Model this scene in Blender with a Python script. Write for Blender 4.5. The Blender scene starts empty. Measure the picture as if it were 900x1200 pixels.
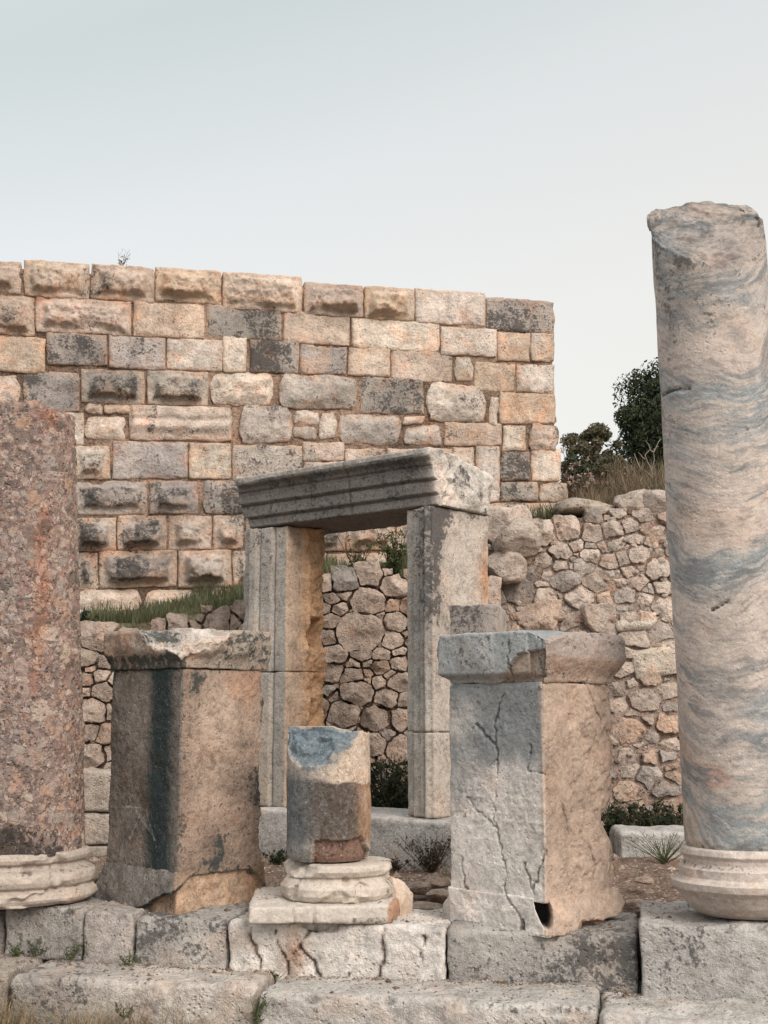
import bpy, math, random
import numpy as np
from mathutils import Vector
random.seed(7)
RNG = np.random.default_rng(11)
scene = bpy.context.scene
R = math.radians

# ------------------------------------------------------------------ camera
EYE, FPX = 1.05, 1500.0
PITCH = math.atan(230 / FPX)
cam_d = bpy.data.cameras.new("camera")
cam_d.sensor_fit = 'VERTICAL'; cam_d.sensor_height = 36; cam_d.sensor_width = 27
cam_d.lens = 45.0; cam_d.clip_start = 0.1; cam_d.clip_end = 3000
cam = bpy.data.objects.new("camera", cam_d)
scene.collection.objects.link(cam)
cam.location = (0, 0, EYE); cam.rotation_euler = (math.pi / 2 + PITCH, 0, 0)
scene.camera = cam

# ------------------------------------------------------------------ light
SUN_AZ, SUN_EL = 146.0, 36.0      # degrees clockwise from the view direction (+Y), and height
world = bpy.data.worlds.new("World"); scene.world = world; world.use_nodes = True
wn, wl = world.node_tree.nodes, world.node_tree.links
wn.clear()
w_out = wn.new("ShaderNodeOutputWorld")
sky = wn.new("ShaderNodeTexSky"); sky.sky_type = 'NISHITA'; sky.sun_disc = False
sky.sun_elevation = R(SUN_EL); sky.sun_rotation = R(SUN_AZ); sky.dust_density = 3.0; sky.air_density = 1.0; sky.ozone_density = 1.0
hs = wn.new("ShaderNodeHueSaturation"); hs.inputs['Saturation'].default_value = 0.25
bg1 = wn.new("ShaderNodeBackground"); bg1.inputs['Strength'].default_value = 0.05
# the thin pale evening overcast: a height gradient, brightened above the frame to light the stones
tc = wn.new("ShaderNodeTexCoord"); sep = wn.new("ShaderNodeSeparateXYZ")
ramp = wn.new("ShaderNodeValToRGB"); e = ramp.color_ramp
e.elements[0].position = 0.0; e.elements[0].color = (0.50, 0.475, 0.43, 1)
e.elements[1].position = 1.0; e.elements[1].color = (1.0, 1.0, 1.0, 1)
for p_, c_ in ((0.26, (0.565, 0.555, 0.52)), (0.41, (0.51, 0.525, 0.52)), (0.54, (0.415, 0.47, 0.455)), (0.66, (0.52, 0.57, 0.58)), (0.82, (0.95, 0.96, 0.97))):
    k_ = (0.94 if p_ < 0.5 else 0.90) if p_ < 0.7 else 1.0; q_ = e.elements.new(p_); q_.color = (c_[0] * k_, c_[1] * k_, c_[2] * k_, 1)
skx = wn.new("ShaderNodeMath"); skx.operation = 'MULTIPLY_ADD'; skx.inputs[1].default_value = -0.3   # brighter towards the evening side
bg2 = wn.new("ShaderNodeBackground"); bg2.inputs['Strength'].default_value = 1.0
add = wn.new("ShaderNodeAddShader")
wl.new(sky.outputs[0], hs.inputs['Color']); wl.new(hs.outputs[0], bg1.inputs['Color'])
wl.new(tc.outputs['Generated'], sep.inputs[0]); wl.new(sep.outputs['X'], skx.inputs[0]); wl.new(sep.outputs['Z'], skx.inputs[2]); wl.new(skx.outputs[0], ramp.inputs[0]); wl.new(ramp.outputs[0], bg2.inputs['Color'])
wl.new(bg1.outputs[0], add.inputs[0]); wl.new(bg2.outputs[0], add.inputs[1]); wl.new(add.outputs[0], w_out.inputs[0])
sun_d = bpy.data.lights.new("sun", 'SUN'); sun_d.energy = 2.35; sun_d.angle = R(32); sun_d.color = (1.0, 0.885, 0.80)
sun = bpy.data.objects.new("sun", sun_d); scene.collection.objects.link(sun)
sdir = Vector((math.sin(R(SUN_AZ)) * math.cos(R(SUN_EL)), math.cos(R(SUN_AZ)) * math.cos(R(SUN_EL)), math.sin(R(SUN_EL))))
sun.rotation_euler = sdir.to_track_quat('Z', 'Y').to_euler()
sun.location = (8, -4, 9)
vs = scene.view_settings
vs.view_transform = 'Standard'; vs.look = 'None'; vs.gamma = 1.0; vs.exposure = 0.31; vs.use_curve_mapping = False
scene.cycles.max_bounces = 6; scene.cycles.diffuse_bounces = 4; scene.cycles.transparent_max_bounces = 4
scene.cycles.use_denoising = True

# ------------------------------------------------------------------ pixel rays of the photograph (900 x 1200) used for measuring only
cp_, sp_ = math.cos(PITCH), math.sin(PITCH)
def ray(u, v):
    cx = (u - 450) / FPX; cz = (600 - v) / FPX
    return np.array([cx, cp_ - cz * sp_, sp_ + cz * cp_])
def at_y(u, v, Y):
    d = ray(u, v); t = Y / d[1]
    return np.array([d[0] * t, Y, EYE + d[2] * t])
def z_at(v, Y, u=450): return at_y(u, v, Y)[2]
def x_at(u, Y, z=1.0):
    # x of a column of pixels at depth Y, height z
    zc = (z - EYE)
    fwd = Y * cp_ + zc * sp_
    return (u - 450) / FPX * fwd
def hit(u, v, p0, n):
    d = ray(u, v); o = np.array([0, 0, EYE]); t = np.dot(np.array(p0) - o, n) / np.dot(d, n)
    return o + d * t

# ------------------------------------------------------------------ numpy noise
def _h(ix, iy, iz, seed):
    n = (ix * 374761393 + iy * 668265263 + iz * 2147483647 + seed * 1274126177) & 0xFFFFFFFF
    n = ((n ^ (n >> 13)) * 1274126177) & 0xFFFFFFFF
    n = ((n ^ (n >> 15)) * 2246822519) & 0xFFFFFFFF
    return ((n ^ (n >> 16)) & 0xFFFFFF) / float(0xFFFFFF)
def vnoise(P, seed=0):
    Pi = np.floor(P).astype(np.int64); f = P - Pi; f = f * f * f * (f * (f * 6 - 15) + 10)
    r = 0
    for dx in (0, 1):
        wx = f[:, 0] if dx else 1 - f[:, 0]
        for dy in (0, 1):
            wy = f[:, 1] if dy else 1 - f[:, 1]
            for dz in (0, 1):
                wz = f[:, 2] if dz else 1 - f[:, 2]
                r = r + wx * wy * wz * _h(Pi[:, 0] + dx, Pi[:, 1] + dy, Pi[:, 2] + dz, seed)
    return r * 2 - 1
_q = np.linalg.qr(np.random.default_rng(3).normal(size=(3, 3)))[0]
def fbm(P, s=1.0, oct=4, gain=0.5, seed=0):
    a, t, r = 1.0, 0.0, 0.0
    M = (P * s) @ _q + seed * 17.31
    for i in range(oct):
        r = r + a * vnoise(M, seed + i); t += a; a *= gain; M = (M @ _q) * 2.03 + 5.7
    return r / t * 1.6
def worley(P, s=1.0, seed=0):
    M = P * s; Pi = np.floor(M).astype(np.int64); f1 = np.full(len(P), 9.0); f2 = f1.copy(); idv = np.zeros(len(P))
    for dx in (-1, 0, 1):
        for dy in (-1, 0, 1):
            for dz in (-1, 0, 1):
                c = Pi + np.array([dx, dy, dz])
                q = np.stack([c[:, k] + _h(c[:, 0], c[:, 1], c[:, 2], seed + 31 * k) for k in range(3)], 1)
                d = np.sqrt(((q - M) ** 2).sum(1)); near = d < f1
                f2 = np.where(near, f1, np.minimum(f2, d)); idv = np.where(near, _h(c[:, 0], c[:, 1], c[:, 2], seed + 99), idv)
                f1 = np.where(near, d, f1)
    return f1, f2, idv
def sstep(a, b, x):
    t = np.clip((x - a) / (b - a), 0, 1); return t * t * (3 - 2 * t)

# ------------------------------------------------------------------ objects
def link(o): scene.collection.objects.link(o); return o
def props(o, label=None, cat=None, group=None, kind=None):
    if label: o['label'] = label
    if cat: o['category'] = cat
    if group: o['group'] = group
    if kind: o['kind'] = kind
    return o
def thing(name, loc, label, cat, group=None):
    o = link(bpy.data.objects.new(name, None)); o.location = loc; o.empty_display_size = 0.2
    return props(o, label, cat, group)
def build(name, V, F, mat, parent=None, tint=None, grime=None, smooth=True, origin=None, label=None, flip=False):
    V = np.asarray(V, dtype=float)
    root = parent
    org = np.zeros(3)
    if parent is not None:
        r_ = parent
        while r_.parent is not None: r_ = r_.parent
        org = np.array(r_.location)
    elif origin is not None: org = np.array(origin)
    me = bpy.data.meshes.new(name)
    F = np.asarray(F)
    if flip: F = F[:, ::-1]
    me.from_pydata((V - org).tolist(), [], F.tolist())
    if tint is not None:
        a = me.attributes.new('tint', 'FLOAT_COLOR', 'POINT')
        T = np.asarray(tint, dtype=float)
        if T.ndim == 1: T = np.tile(T, (len(V), 1))
        a.data.foreach_set('color', np.clip(np.hstack([T[:, :3], np.ones((len(V), 1))]), 0, 1).astype(np.float32).ravel())
    g = me.attributes.new('grime', 'FLOAT', 'POINT')
    G = np.zeros(len(V)) if grime is None else (np.full(len(V), float(grime)) if np.isscalar(grime) else np.asarray(grime))
    g.data.foreach_set('value', G.astype(np.float32))
    me.polygons.foreach_set('use_smooth', np.full(len(me.polygons), smooth))
    me.materials.append(mat); me.update()
    o = link(bpy.data.objects.new(name, me))
    if parent is not None: o.parent = parent
    elif origin is not None: o.location = origin
    if label: o['label'] = label
    return o
def grid_faces(ny, nx, wrap=False, off=0):
    i = np.arange(ny - 1)[:, None]; j = np.arange(nx if wrap else nx - 1)[None, :]; j2 = (j + 1) % nx
    a = i * nx + j; b = i * nx + j2; c = (i + 1) * nx + j2; d = (i + 1) * nx + j
    return np.stack([a, b, c, d], -1).reshape(-1, 4) + off

# ------------------------------------------------------------------ materials
def N(nt, t, **kw):
    n = nt.nodes.new(t)
    for k, v in kw.items():
        if k in n.inputs: n.inputs[k].default_value = v
        else: setattr(n, k, v)
    return n
def stone_mat(name, seed=0, vary=0.3, warm=0.35, speck=0.5, bump=0.5, grime_col=(0.045, 0.043, 0.043), scale=1.0, pits=0.5, lichen=0.25, extra=None, gthr=0.5):
    m = bpy.data.materials.new(name); m.use_nodes = True; nt = m.node_tree; nt.nodes.clear(); L = nt.links.new
    out = N(nt, "ShaderNodeOutputMaterial"); bs = N(nt, "ShaderNodeBsdfPrincipled"); L(bs.outputs[0], out.inputs[0])
    bs.inputs['Roughness'].default_value = 0.92; bs.inputs['Specular IOR Level'].default_value = 0.18
    tcn = N(nt, "ShaderNodeTexCoord"); mp = N(nt, "ShaderNodeMapping"); mp.inputs['Location'].default_value = (seed * 3.7, seed * 1.3, seed * 2.1)
    L(tcn.outputs['Object'], mp.inputs[0])
    def noise(s, d=6, r=0.6, dist=0.0):
        n = N(nt, "ShaderNodeTexNoise"); n.inputs['Scale'].default_value = s * scale; n.inputs['Detail'].default_value = d; n.inputs['Roughness'].default_value = r
        n.inputs['Distortion'].default_value = dist; L(mp.outputs[0], n.inputs['Vector']); return n.outputs['Fac']
    def math_(op, a, b=None, c=None, clamp=False):
        n = N(nt, "ShaderNodeMath", operation=op); n.use_clamp = clamp
        for i, x in enumerate((a, b, c)):
            if x is None: continue
            if hasattr(x, 'is_linked') or hasattr(x, 'links'): L(x, n.inputs[i])
            else: n.inputs[i].default_value = x
        return n.outputs[0]
    def maprange(x, a, b, c=0.0, d=1.0):
        n = N(nt, "ShaderNodeMapRange"); n.interpolation_type = 'SMOOTHSTEP'; L(x, n.inputs[0])
        for i, q in zip((1, 2, 3, 4), (a, b, c, d)): n.inputs[i].default_value = q
        return n.outputs[0]
    def mix(fac, a, b, mode='MIX'):
        n = N(nt, "ShaderNodeMix", data_type='RGBA', blend_type=mode)
        if hasattr(fac, 'links'): L(fac, n.inputs[0])
        else: n.inputs[0].default_value = fac
        for i, x in ((6, a), (7, b)):
            if hasattr(x, 'links'): L(x, n.inputs[i])
            else: n.inputs[i].default_value = (*x, 1)
        return n.outputs[2]
    at = N(nt, "ShaderNodeAttribute", attribute_name='tint'); ag = N(nt, "ShaderNodeAttribute", attribute_name='grime')
    nl, nm, nf, nx = noise(1.7, 5), noise(9, 8, 0.65), noise(38, 6, 0.7), noise(130, 3, 0.6)
    col = at.outputs['Color']
    if extra: col = extra(nt, L, mp.outputs[0], col, noise, math_, maprange, mix)
    # brightness mottling
    k = math_('ADD', math_('MULTIPLY', math_('SUBTRACT', nm, 0.5), vary * 4.2), math_('MULTIPLY', math_('SUBTRACT', nf, 0.5), speck * 4.2))
    k = math_('ADD', k, math_('MULTIPLY', math_('SUBTRACT', nl, 0.5), vary * 2.2)); k = math_('ADD', k, math_('MULTIPLY', math_('SUBTRACT', nx, 0.5), speck * 2.6)); k = math_('ADD', k, 1.0)
    k = math_('MINIMUM', math_('MAXIMUM', k, 0.30), 1.55)
    g = N(nt, "ShaderNodeCombineColor"); [L(k, g.inputs[i]) for i in range(3)]
    col = mix(1.0, col, g.outputs[0], 'MULTIPLY')
    sp1 = maprange(noise(95, 3, 0.75), 0.58, 0.66); sp2 = maprange(noise(70, 3, 0.75, 0.3), 0.60, 0.68)
    col = mix(math_('MULTIPLY', sp1, speck * 0.8), col, mix(1.0, col, (0.45, 0.42, 0.40), 'MULTIPLY'))
    col = mix(math_('MULTIPLY', sp2, speck * 0.7), col, (0.56, 0.50, 0.44))
    # warm iron bloom
    wmask = maprange(noise(4.2, 6, 0.6, 0.4), 0.50, 0.68)
    col = mix(math_('MULTIPLY', wmask, warm), col, mix(1.0, col, (1.25, 0.80, 0.55), 'MULTIPLY'))
    # pale lichen
    lm = maprange(math_('ADD', math_('MULTIPLY', noise(22, 5, 0.7), 0.6), math_('MULTIPLY', noise(5, 3), 0.4)), 0.56, 0.62)
    col = mix(math_('MULTIPLY', lm, lichen), col, (0.50, 0.47, 0.42))
    # dark crust
    gm = math_('ADD', ag.outputs['Fac'], math_('ADD', math_('MULTIPLY', math_('SUBTRACT', nm, 0.5), 2.2), math_('MULTIPLY', math_('SUBTRACT', nf, 0.5), 2.6)))
    gm = maprange(gm, gthr - 0.20, gthr + 0.28)
    col = mix(math_('MULTIPLY', gm, 0.88), col, grime_col)
    L(col, bs.inputs['Base Color'])
    # relief
    h = math_('ADD', math_('MULTIPLY', nm, 0.9), math_('ADD', math_('MULTIPLY', nf, 0.55), math_('MULTIPLY', nx, 0.22)))
    vo = N(nt, "ShaderNodeTexVoronoi"); vo.inputs['Scale'].default_value = 34 * scale; L(mp.outputs[0], vo.inputs['Vector'])
    pit = maprange(vo.outputs['Distance'], 0.12, 0.32); pm = maprange(noise(7, 3), 0.46, 0.6)
    h = math_('SUBTRACT', h, math_('MULTIPLY', math_('MULTIPLY', math_('SUBTRACT', 1.0, pit), pm), pits))
    bu = N(nt, "ShaderNodeBump"); bu.inputs['Strength'].default_value = bump; bu.inputs['Distance'].default_value = 0.05
    L(h, bu.inputs['Height']); L(bu.outputs[0], bs.inputs['Normal'])
    return m
def flat_mat(name, color, rough=0.9, vary=0.35, scale=6, color2=None, translucent=0.0):
    m = bpy.data.materials.new(name); m.use_nodes = True; nt = m.node_tree; L = nt.links.new; bs = nt.nodes['Principled BSDF']
    bs.inputs['Roughness'].default_value = rough; bs.inputs['Specular IOR Level'].default_value = 0.2
    tcn = N(nt, "ShaderNodeTexCoord"); n = N(nt, "ShaderNodeTexNoise"); n.inputs['Scale'].default_value = scale; n.inputs['Detail'].default_value = 4; L(tcn.outputs['Object'], n.inputs['Vector'])
    mr = N(nt, "ShaderNodeMapRange"); L(n.outputs['Fac'], mr.inputs[0]); mr.inputs[1].default_value = 0.35; mr.inputs[2].default_value = 0.65
    mx = N(nt, "ShaderNodeMix", data_type='RGBA'); L(mr.outputs[0], mx.inputs[0])
    c2 = color2 or tuple(c * (1 + vary) for c in color)
    mx.inputs[6].default_value = (*color, 1); mx.inputs[7].default_value = (*c2, 1); L(mx.outputs[2], bs.inputs['Base Color'])
    if translucent:
        tr = N(nt, "ShaderNodeBsdfTranslucent"); L(mx.outputs[2], tr.inputs[0]); ms = N(nt, "ShaderNodeMixShader"); ms.inputs[0].default_value = translucent
        L(bs.outputs[0], ms.inputs[1]); L(tr.outputs[0], ms.inputs[2]); L(ms.outputs[0], nt.nodes['Material Output'].inputs[0])
    return m

def breccia(nt, L, vec, col, noise, math_, maprange, mix):
    nd = N(nt, "ShaderNodeTexNoise"); nd.inputs['Scale'].default_value = 9; nd.inputs['Detail'].default_value = 3; L(vec, nd.inputs['Vector'])
    ad = N(nt, "ShaderNodeVectorMath", operation='MULTIPLY_ADD'); L(nd.outputs['Color'], ad.inputs[0]); ad.inputs[1].default_value = (0.06, 0.06, 0.06); L(vec, ad.inputs[2])
    def cells(scale, thr, pal):
        v = N(nt, "ShaderNodeTexVoronoi", feature='DISTANCE_TO_EDGE'); v.inputs['Scale'].default_value = scale; L(ad.outputs[0], v.inputs['Vector'])
        v2 = N(nt, "ShaderNodeTexVoronoi"); v2.inputs['Scale'].default_value = scale; L(ad.outputs[0], v2.inputs['Vector'])
        s = N(nt, "ShaderNodeSeparateColor"); L(v2.outputs['Color'], s.inputs[0])
        rp = N(nt, "ShaderNodeValToRGB"); rp.color_ramp.interpolation = 'CONSTANT'; L(s.outputs[0], rp.inputs[0])
        el = rp.color_ramp.elements; el[0].color = (*pal[0], 1); el[1].position = 1 / len(pal); el[1].color = (*pal[1], 1)
        for i, c in enumerate(pal[2:]): q = el.new((i + 2) / len(pal)); q.color = (*c, 1)
        return maprange(v.outputs['Distance'], thr, thr * 2.2), rp.outputs[0], s.outputs[1]
    pal = [(0.33, 0.225, 0.195), (0.42, 0.325, 0.28), (0.235, 0.18, 0.155), (0.36, 0.305, 0.27), (0.43, 0.29, 0.215), (0.31, 0.235, 0.205), (0.50, 0.41, 0.34), (0.185, 0.155, 0.14)]
    m1_, c1, _ = cells(56, 0.03, pal)
    m2_, c2, s2 = cells(29, 0.035, pal[::-1])
    m3_, c3, s3 = cells(14, 0.03, pal)
    base = mix(m1_, (0.17, 0.10, 0.085), c1)
    base = mix(math_('MULTIPLY', m2_, math_('GREATER_THAN', s2, 0.45)), base, c2)
    base = mix(math_('MULTIPLY', m3_, math_('GREATER_THAN', s3, 0.66)), base, c3)
    base = mix(0.12, base, (0.21, 0.18, 0.165))
    return mix(1.0, base, col, 'MULTIPLY')
def veined(nt, L, vec, col, noise, math_, maprange, mix):
    sx = N(nt, "ShaderNodeSeparateXYZ"); L(vec, sx.inputs[0])
    z = math_('ADD', sx.outputs['Z'], math_('MULTIPLY', sx.outputs['Y'], -0.62))
    z = math_('ADD', z, math_('MULTIPLY', sx.outputs['X'], -0.16))
    z = math_('ADD', z, math_('MULTIPLY', math_('SUBTRACT', noise(1.4, 3, 0.5), 0.5), 0.46))
    z = math_('ADD', z, math_('MULTIPLY', math_('SUBTRACT', noise(9, 5, 0.65), 0.5), 0.035))
    def band(sc, d, r, stretch=0.25, off=0.0):
        cb = N(nt, "ShaderNodeCombineXYZ"); L(math_('MULTIPLY', sx.outputs['X'], stretch), cb.inputs[0]); L(math_('MULTIPLY', sx.outputs['Y'], stretch), cb.inputs[1]); L(math_('ADD', z, off), cb.inputs[2])
        n = N(nt, "ShaderNodeTexNoise"); n.inputs['Scale'].default_value = sc; n.inputs['Detail'].default_value = d; n.inputs['Roughness'].default_value = r; L(cb.outputs[0], n.inputs['Vector']); return n.outputs['Fac']
    b1, b2, b3 = band(3.4, 3, 0.5), band(10, 5, 0.65), band(42, 4, 0.7, 0.2, 3.0)
    # soft blue-grey zones that get stronger low on the shaft (the stone's own banding)
    low = maprange(sx.outputs['Z'], 0.2, 1.9, 0.15, -0.03)
    zone = maprange(math_('ADD', b1, low), 0.46, 0.60)
    c = mix(zone, (0.45, 0.39, 0.345), (0.255, 0.28, 0.285))
    pk = maprange(band(2.1, 2, 0.5, 0.5, 7.0), 0.60, 0.68)
    c = mix(math_('MULTIPLY', pk, 0.8), c, (0.43, 0.25, 0.19))
    fade = maprange(noise(1.6, 3, 0.5), 0.40, 0.60, 0.60, 1.0)
    c = mix(math_('MULTIPLY', maprange(b2, 0.50, 0.62), fade), c, (0.18, 0.195, 0.20))
    c = mix(maprange(b2, 0.48, 0.38, 0.0, 0.8), c, (0.48, 0.42, 0.37))
    c = mix(math_('MULTIPLY', maprange(b3, 0.51, 0.60), 0.42), c, (0.17, 0.17, 0.17))
    c = mix(math_('MULTIPLY', maprange(b3, 0.47, 0.40), 0.5), c, (0.50, 0.45, 0.40))
    return mix(1.0, c, col, 'MULTIPLY')
def bluemarble(nt, L, vec, col, noise, math_, maprange, mix):
    w = maprange(noise(14, 6, 0.7, 1.5), 0.46, 0.62)
    return mix(math_('MULTIPLY', w, 0.16), col, (0.40, 0.42, 0.42))

M_wall = stone_mat("wall_limestone", 1, vary=0.40, warm=0.42, speck=0.34, bump=0.8, lichen=0.3, grime_col=(0.055, 0.052, 0.050), gthr=0.56)
M_rub = stone_mat("rubble_limestone", 2, vary=0.40, warm=0.22, speck=0.38, bump=0.85, lichen=0.2, gthr=0.6)
M_mort = stone_mat("earth_mortar", 3, vary=0.4, warm=0.35, speck=0.7, bump=0.9, lichen=0.1, gthr=0.7, pits=1.0)
M_altar_b = stone_mat("altar_brown_stone", 4, vary=0.50, warm=0.35, speck=0.42, bump=0.5, lichen=0.12, grime_col=(0.022, 0.036, 0.037), gthr=0.62)
M_altar_g = stone_mat("altar_grey_stone", 5, vary=0.30, warm=0.15, speck=0.28, bump=0.45, lichen=0.16, grime_col=(0.075, 0.072, 0.07), gthr=0.62)
M_door = stone_mat("doorway_marble", 6, vary=0.36, warm=0.18, speck=0.42, bump=0.5, lichen=0.2, grime_col=(0.055, 0.055, 0.056), gthr=0.55)
M_brec = stone_mat("red_breccia", 7, vary=0.12, warm=0.05, speck=0.25, bump=0.7, lichen=0.2, extra=breccia, grime_col=(0.035, 0.032, 0.03), gthr=0.68, pits=0.9)
M_vein = stone_mat("veined_marble", 8, vary=0.18, warm=0.15, speck=0.22, bump=0.28, lichen=0.10, extra=veined, grime_col=(0.10, 0.09, 0.08), gthr=0.62)
M_blue = stone_mat("blue_veined_marble", 9, vary=0.25, warm=0.12, speck=0.45, bump=0.4, lichen=0.1, extra=bluemarble, grime_col=(0.035, 0.03, 0.027), gthr=0.62)
M_base = stone_mat("white_base_marble", 10, vary=0.16, warm=0.22, speck=0.28, bump=0.25, lichen=0.15, grime_col=(0.10, 0.085, 0.075), gthr=0.62)
M_step = stone_mat("step_limestone", 11, vary=0.42, warm=0.22, speck=0.28, bump=0.7, lichen=0.25, grime_col=(0.07, 0.068, 0.066), gthr=0.55)

TAN = np.array((0.52, 0.42, 0.345)); CREAM = np.array((0.60, 0.525, 0.45)); GREY = np.array((0.40, 0.36, 0.325)); DARK = np.array((0.31, 0.28, 0.255)); ORANGE = np.array((0.53, 0.41, 0.315))
COLS = dict(t=TAN, c=CREAM, g=GREY, d=DARK, o=ORANGE)
GRM = dict(t=0.04, c=-0.04, g=0.26, d=0.50, o=0.0)

# ------------------------------------------------------------------ masonry pieces on an upright plane
class Plane:
    def __init__(s, a, b):
        s.a, s.b = a, b; s.k = math.sqrt(1 + b * b)
        s.n = np.array([b, -1, 0]) / s.k; s.t = np.array([1, b, 0]) / s.k; s.o = np.array([0, a, 0.0])
    def sz(s, u, v):
        p = hit(u, v, s.o, s.n); return np.array([np.dot(p - s.o, s.t), p[2]])
    def w(s, S, Z, H):
        return s.o + S[:, None] * s.t + Z[:, None] * np.array([0, 0, 1.0]) + H[:, None] * s.n
def quad_stone(pl, pts, kind='F', depth=0.3, seed=0, step=0.014, rnd=0.12, h0=0.0, bossh=0.09, wob=0.010, edge=0.014, rough=0.012):
    c = np.array(pts)  # 00,10,11,01 (s,z): bottom-left, bottom-right, top-right, top-left
    wd = np.linalg.norm(c[1] - c[0]); ht = np.linalg.norm(c[3] - c[0])
    nx, ny = max(8, int(wd / step)), max(6, int(ht / step))
    A, B = np.meshgrid(np.linspace(-1, 1, nx), np.linspace(-1, 1, ny))
    ar = wd / ht
    ra, rb = rnd / max(ar, 1), rnd * min(ar, 1)
    X = A * np.sqrt(1 - ra * B ** 2 * np.abs(A) ** 6 * 1.0); Y = B * np.sqrt(1 - rb * A ** 2 * np.abs(A) ** 6)
    s_ = (X + 1) / 2; t_ = (Y + 1) / 2
    Q = ((1 - s_) * (1 - t_))[..., None] * c[0] + (s_ * (1 - t_))[..., None] * c[1] + (s_ * t_)[..., None] * c[2] + ((1 - s_) * t_)[..., None] * c[3]
    Q = Q.reshape(-1, 2)
    P3 = np.column_stack([Q[:, 0], Q[:, 1], np.full(len(Q), seed * 3.3)])
    wb = np.column_stack([fbm(P3, 7, 3, seed=seed), fbm(P3, 7, 3, seed=seed + 50)]) * wob
    Q = Q + wb
    dx = (1 - np.abs(X)).ravel() * wd / 2; dz = (1 - np.abs(Y)).ravel() * ht / 2
    en = fbm(P3, 9, 5, 0.6, seed=seed + 9) * 0.024 - 0.002
    e = np.minimum(dx, dz); ee = np.maximum(e + en, 0)
    h = -edge * (1 - sstep(0, edge * 1.6, ee)) ** 1.5
    h = h + fbm(P3, 5, 5, 0.55, seed=seed + 3) * rough + fbm(P3, 30, 2, seed=seed + 4) * rough * 0.25
    g = np.zeros(len(Q))
    if kind == 'B':
        tt = t_.ravel(); mg = 0.045 + 0.02 * fbm(P3, 6, 3, seed=seed + 5)
        b = sstep(0, 0.055, np.minimum(dx * 0.8, dz) - mg)
        low = 0.55 + 0.75 * (1 - tt)
        lump = 0.75 + 0.55 * fbm(P3, 4.5, 4, 0.6, seed=seed + 6)
        f1, f2, _ = worley(P3, 9, seed)
        h = h + b * bossh * np.clip(low * lump, 0.15, 2) - b * 0.03 * (f2 - f1 < 0.12) * 0.5
        g = b * 0.25 + 0.30 * b * sstep(0.55, 0.1, tt)
    elif kind == 'R':
        h = h + 0.035 * sstep(0, 0.12, e) * (1 + 0.9 * fbm(P3, 5, 4, 0.6, seed=seed + 6))
    elif kind == 'M':    # worn moulding running along the stone
        tt = t_.ravel() + 0.02 * fbm(P3, 5, 3, seed=seed)
        inn = sstep(0, 0.06, dx)
        h = h + inn * (0.05 * np.exp(-((tt - 0.42) / 0.16) ** 2) + 0.035 * sstep(0.6, 0.75, tt)); g = 0.5 * np.exp(-((tt - 0.28) / 0.07) ** 2)
    h = h + h0
    h = h.reshape(ny, nx); Q = Q.reshape(ny, nx, 2)
    # skirt
    def pad(M, v=None):
        return np.pad(M, ((1, 1), (1, 1)) + ((0, 0),) * (M.ndim - 2), mode='edge')
    Qp = pad(Q); hp = pad(h); hp[0, :] = hp[-1, :] = hp[:, 0] = hp[:, -1] = -depth
    gp = pad(g.reshape(ny, nx))
    V = pl.w(Qp[..., 0].ravel(), Qp[..., 1].ravel(), hp.ravel())
    F = grid_faces(ny + 2, nx + 2)
    global LAST_E; LAST_E = pad(e.reshape(ny, nx)).ravel()
    return V, F, gp.ravel()

def clip_poly(poly, a, b, c):     # keep a*x+b*y <= c
    out = []
    for i in range(len(poly)):
        p, q = poly[i], poly[(i + 1) % len(poly)]
        dp, dq = a * p[0] + b * p[1] - c, a * q[0] + b * q[1] - c
        if dp <= 0: out.append(p)
        if (dp < 0) != (dq < 0) and abs(dp - dq) > 1e-12:
            t = dp / (dp - dq); out.append((p[0] + t * (q[0] - p[0]), p[1] + t * (q[1] - p[1])))
    return out
def pack(pl, seeds_px, region_px, rmin, rmax, seed=0, n_try=5000, stretch=1.25):
    """stones of a dry rubble wall: traced big ones first, the rest fill in; returns cells in plane metres"""
    rg = np.random.default_rng(seed)
    reg = [tuple(pl.sz(*p)) for p in region_px]
    S = []
    for (u, v, r) in seeds_px:
        c = pl.sz(u, v); c2 = pl.sz(u + r, v); S.append((c[0], c[1], abs(c2[0] - c[0])))
    xs = [p[0] for p in reg]; zs = [p[1] for p in reg]
    def inside(x, z):
        k = False
        for i in range(len(reg)):
            a, b = reg[i], reg[i - 1]
            if (a[1] > z) != (b[1] > z) and x < (b[0] - a[0]) * (z - a[1]) / (b[1] - a[1]) + a[0]: k = not k
        return k
    for i in range(n_try):
        r = rmin + (rmax - rmin) * (1 - i / n_try) ** 1.6
        x, z = rg.uniform(min(xs), max(xs)), rg.uniform(min(zs), max(zs))
        if not inside(x, z): continue
        if all(((x - q[0]) / stretch) ** 2 + (z - q[1]) ** 2 > (0.86 * (r + q[2])) ** 2 for q in S): S.append((x, z, r))
    A = np.array(S); cells = []
    for i, (x, z, r) in enumerate(S):
        rx_ = rg.uniform(0, 1); poly = [(x - 3.0 * r * 0.6, z - 1.5 * r), (x + 3.0 * r * 0.6, z - 1.5 * r), (x + 3.0 * r * 0.6, z + 1.5 * r), (x - 3.0 * r * 0.6, z + 1.5 * r)]
        d = np.hypot(A[:, 0] - x, A[:, 1] - z)
        for j in np.argsort(d)[1:28]:
            X, Z, Rr = S[j]
            a, b = 2 * (X - x) / stretch ** 2, 2 * (Z - z)
            c = (X * X - x * x) / stretch ** 2 + Z * Z - z * z + r * r - Rr * Rr
            poly = clip_poly(poly, a, b, c)
            if len(poly) < 3: break
        if len(poly) >= 3: cells.append((poly, r))
    return cells
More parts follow.
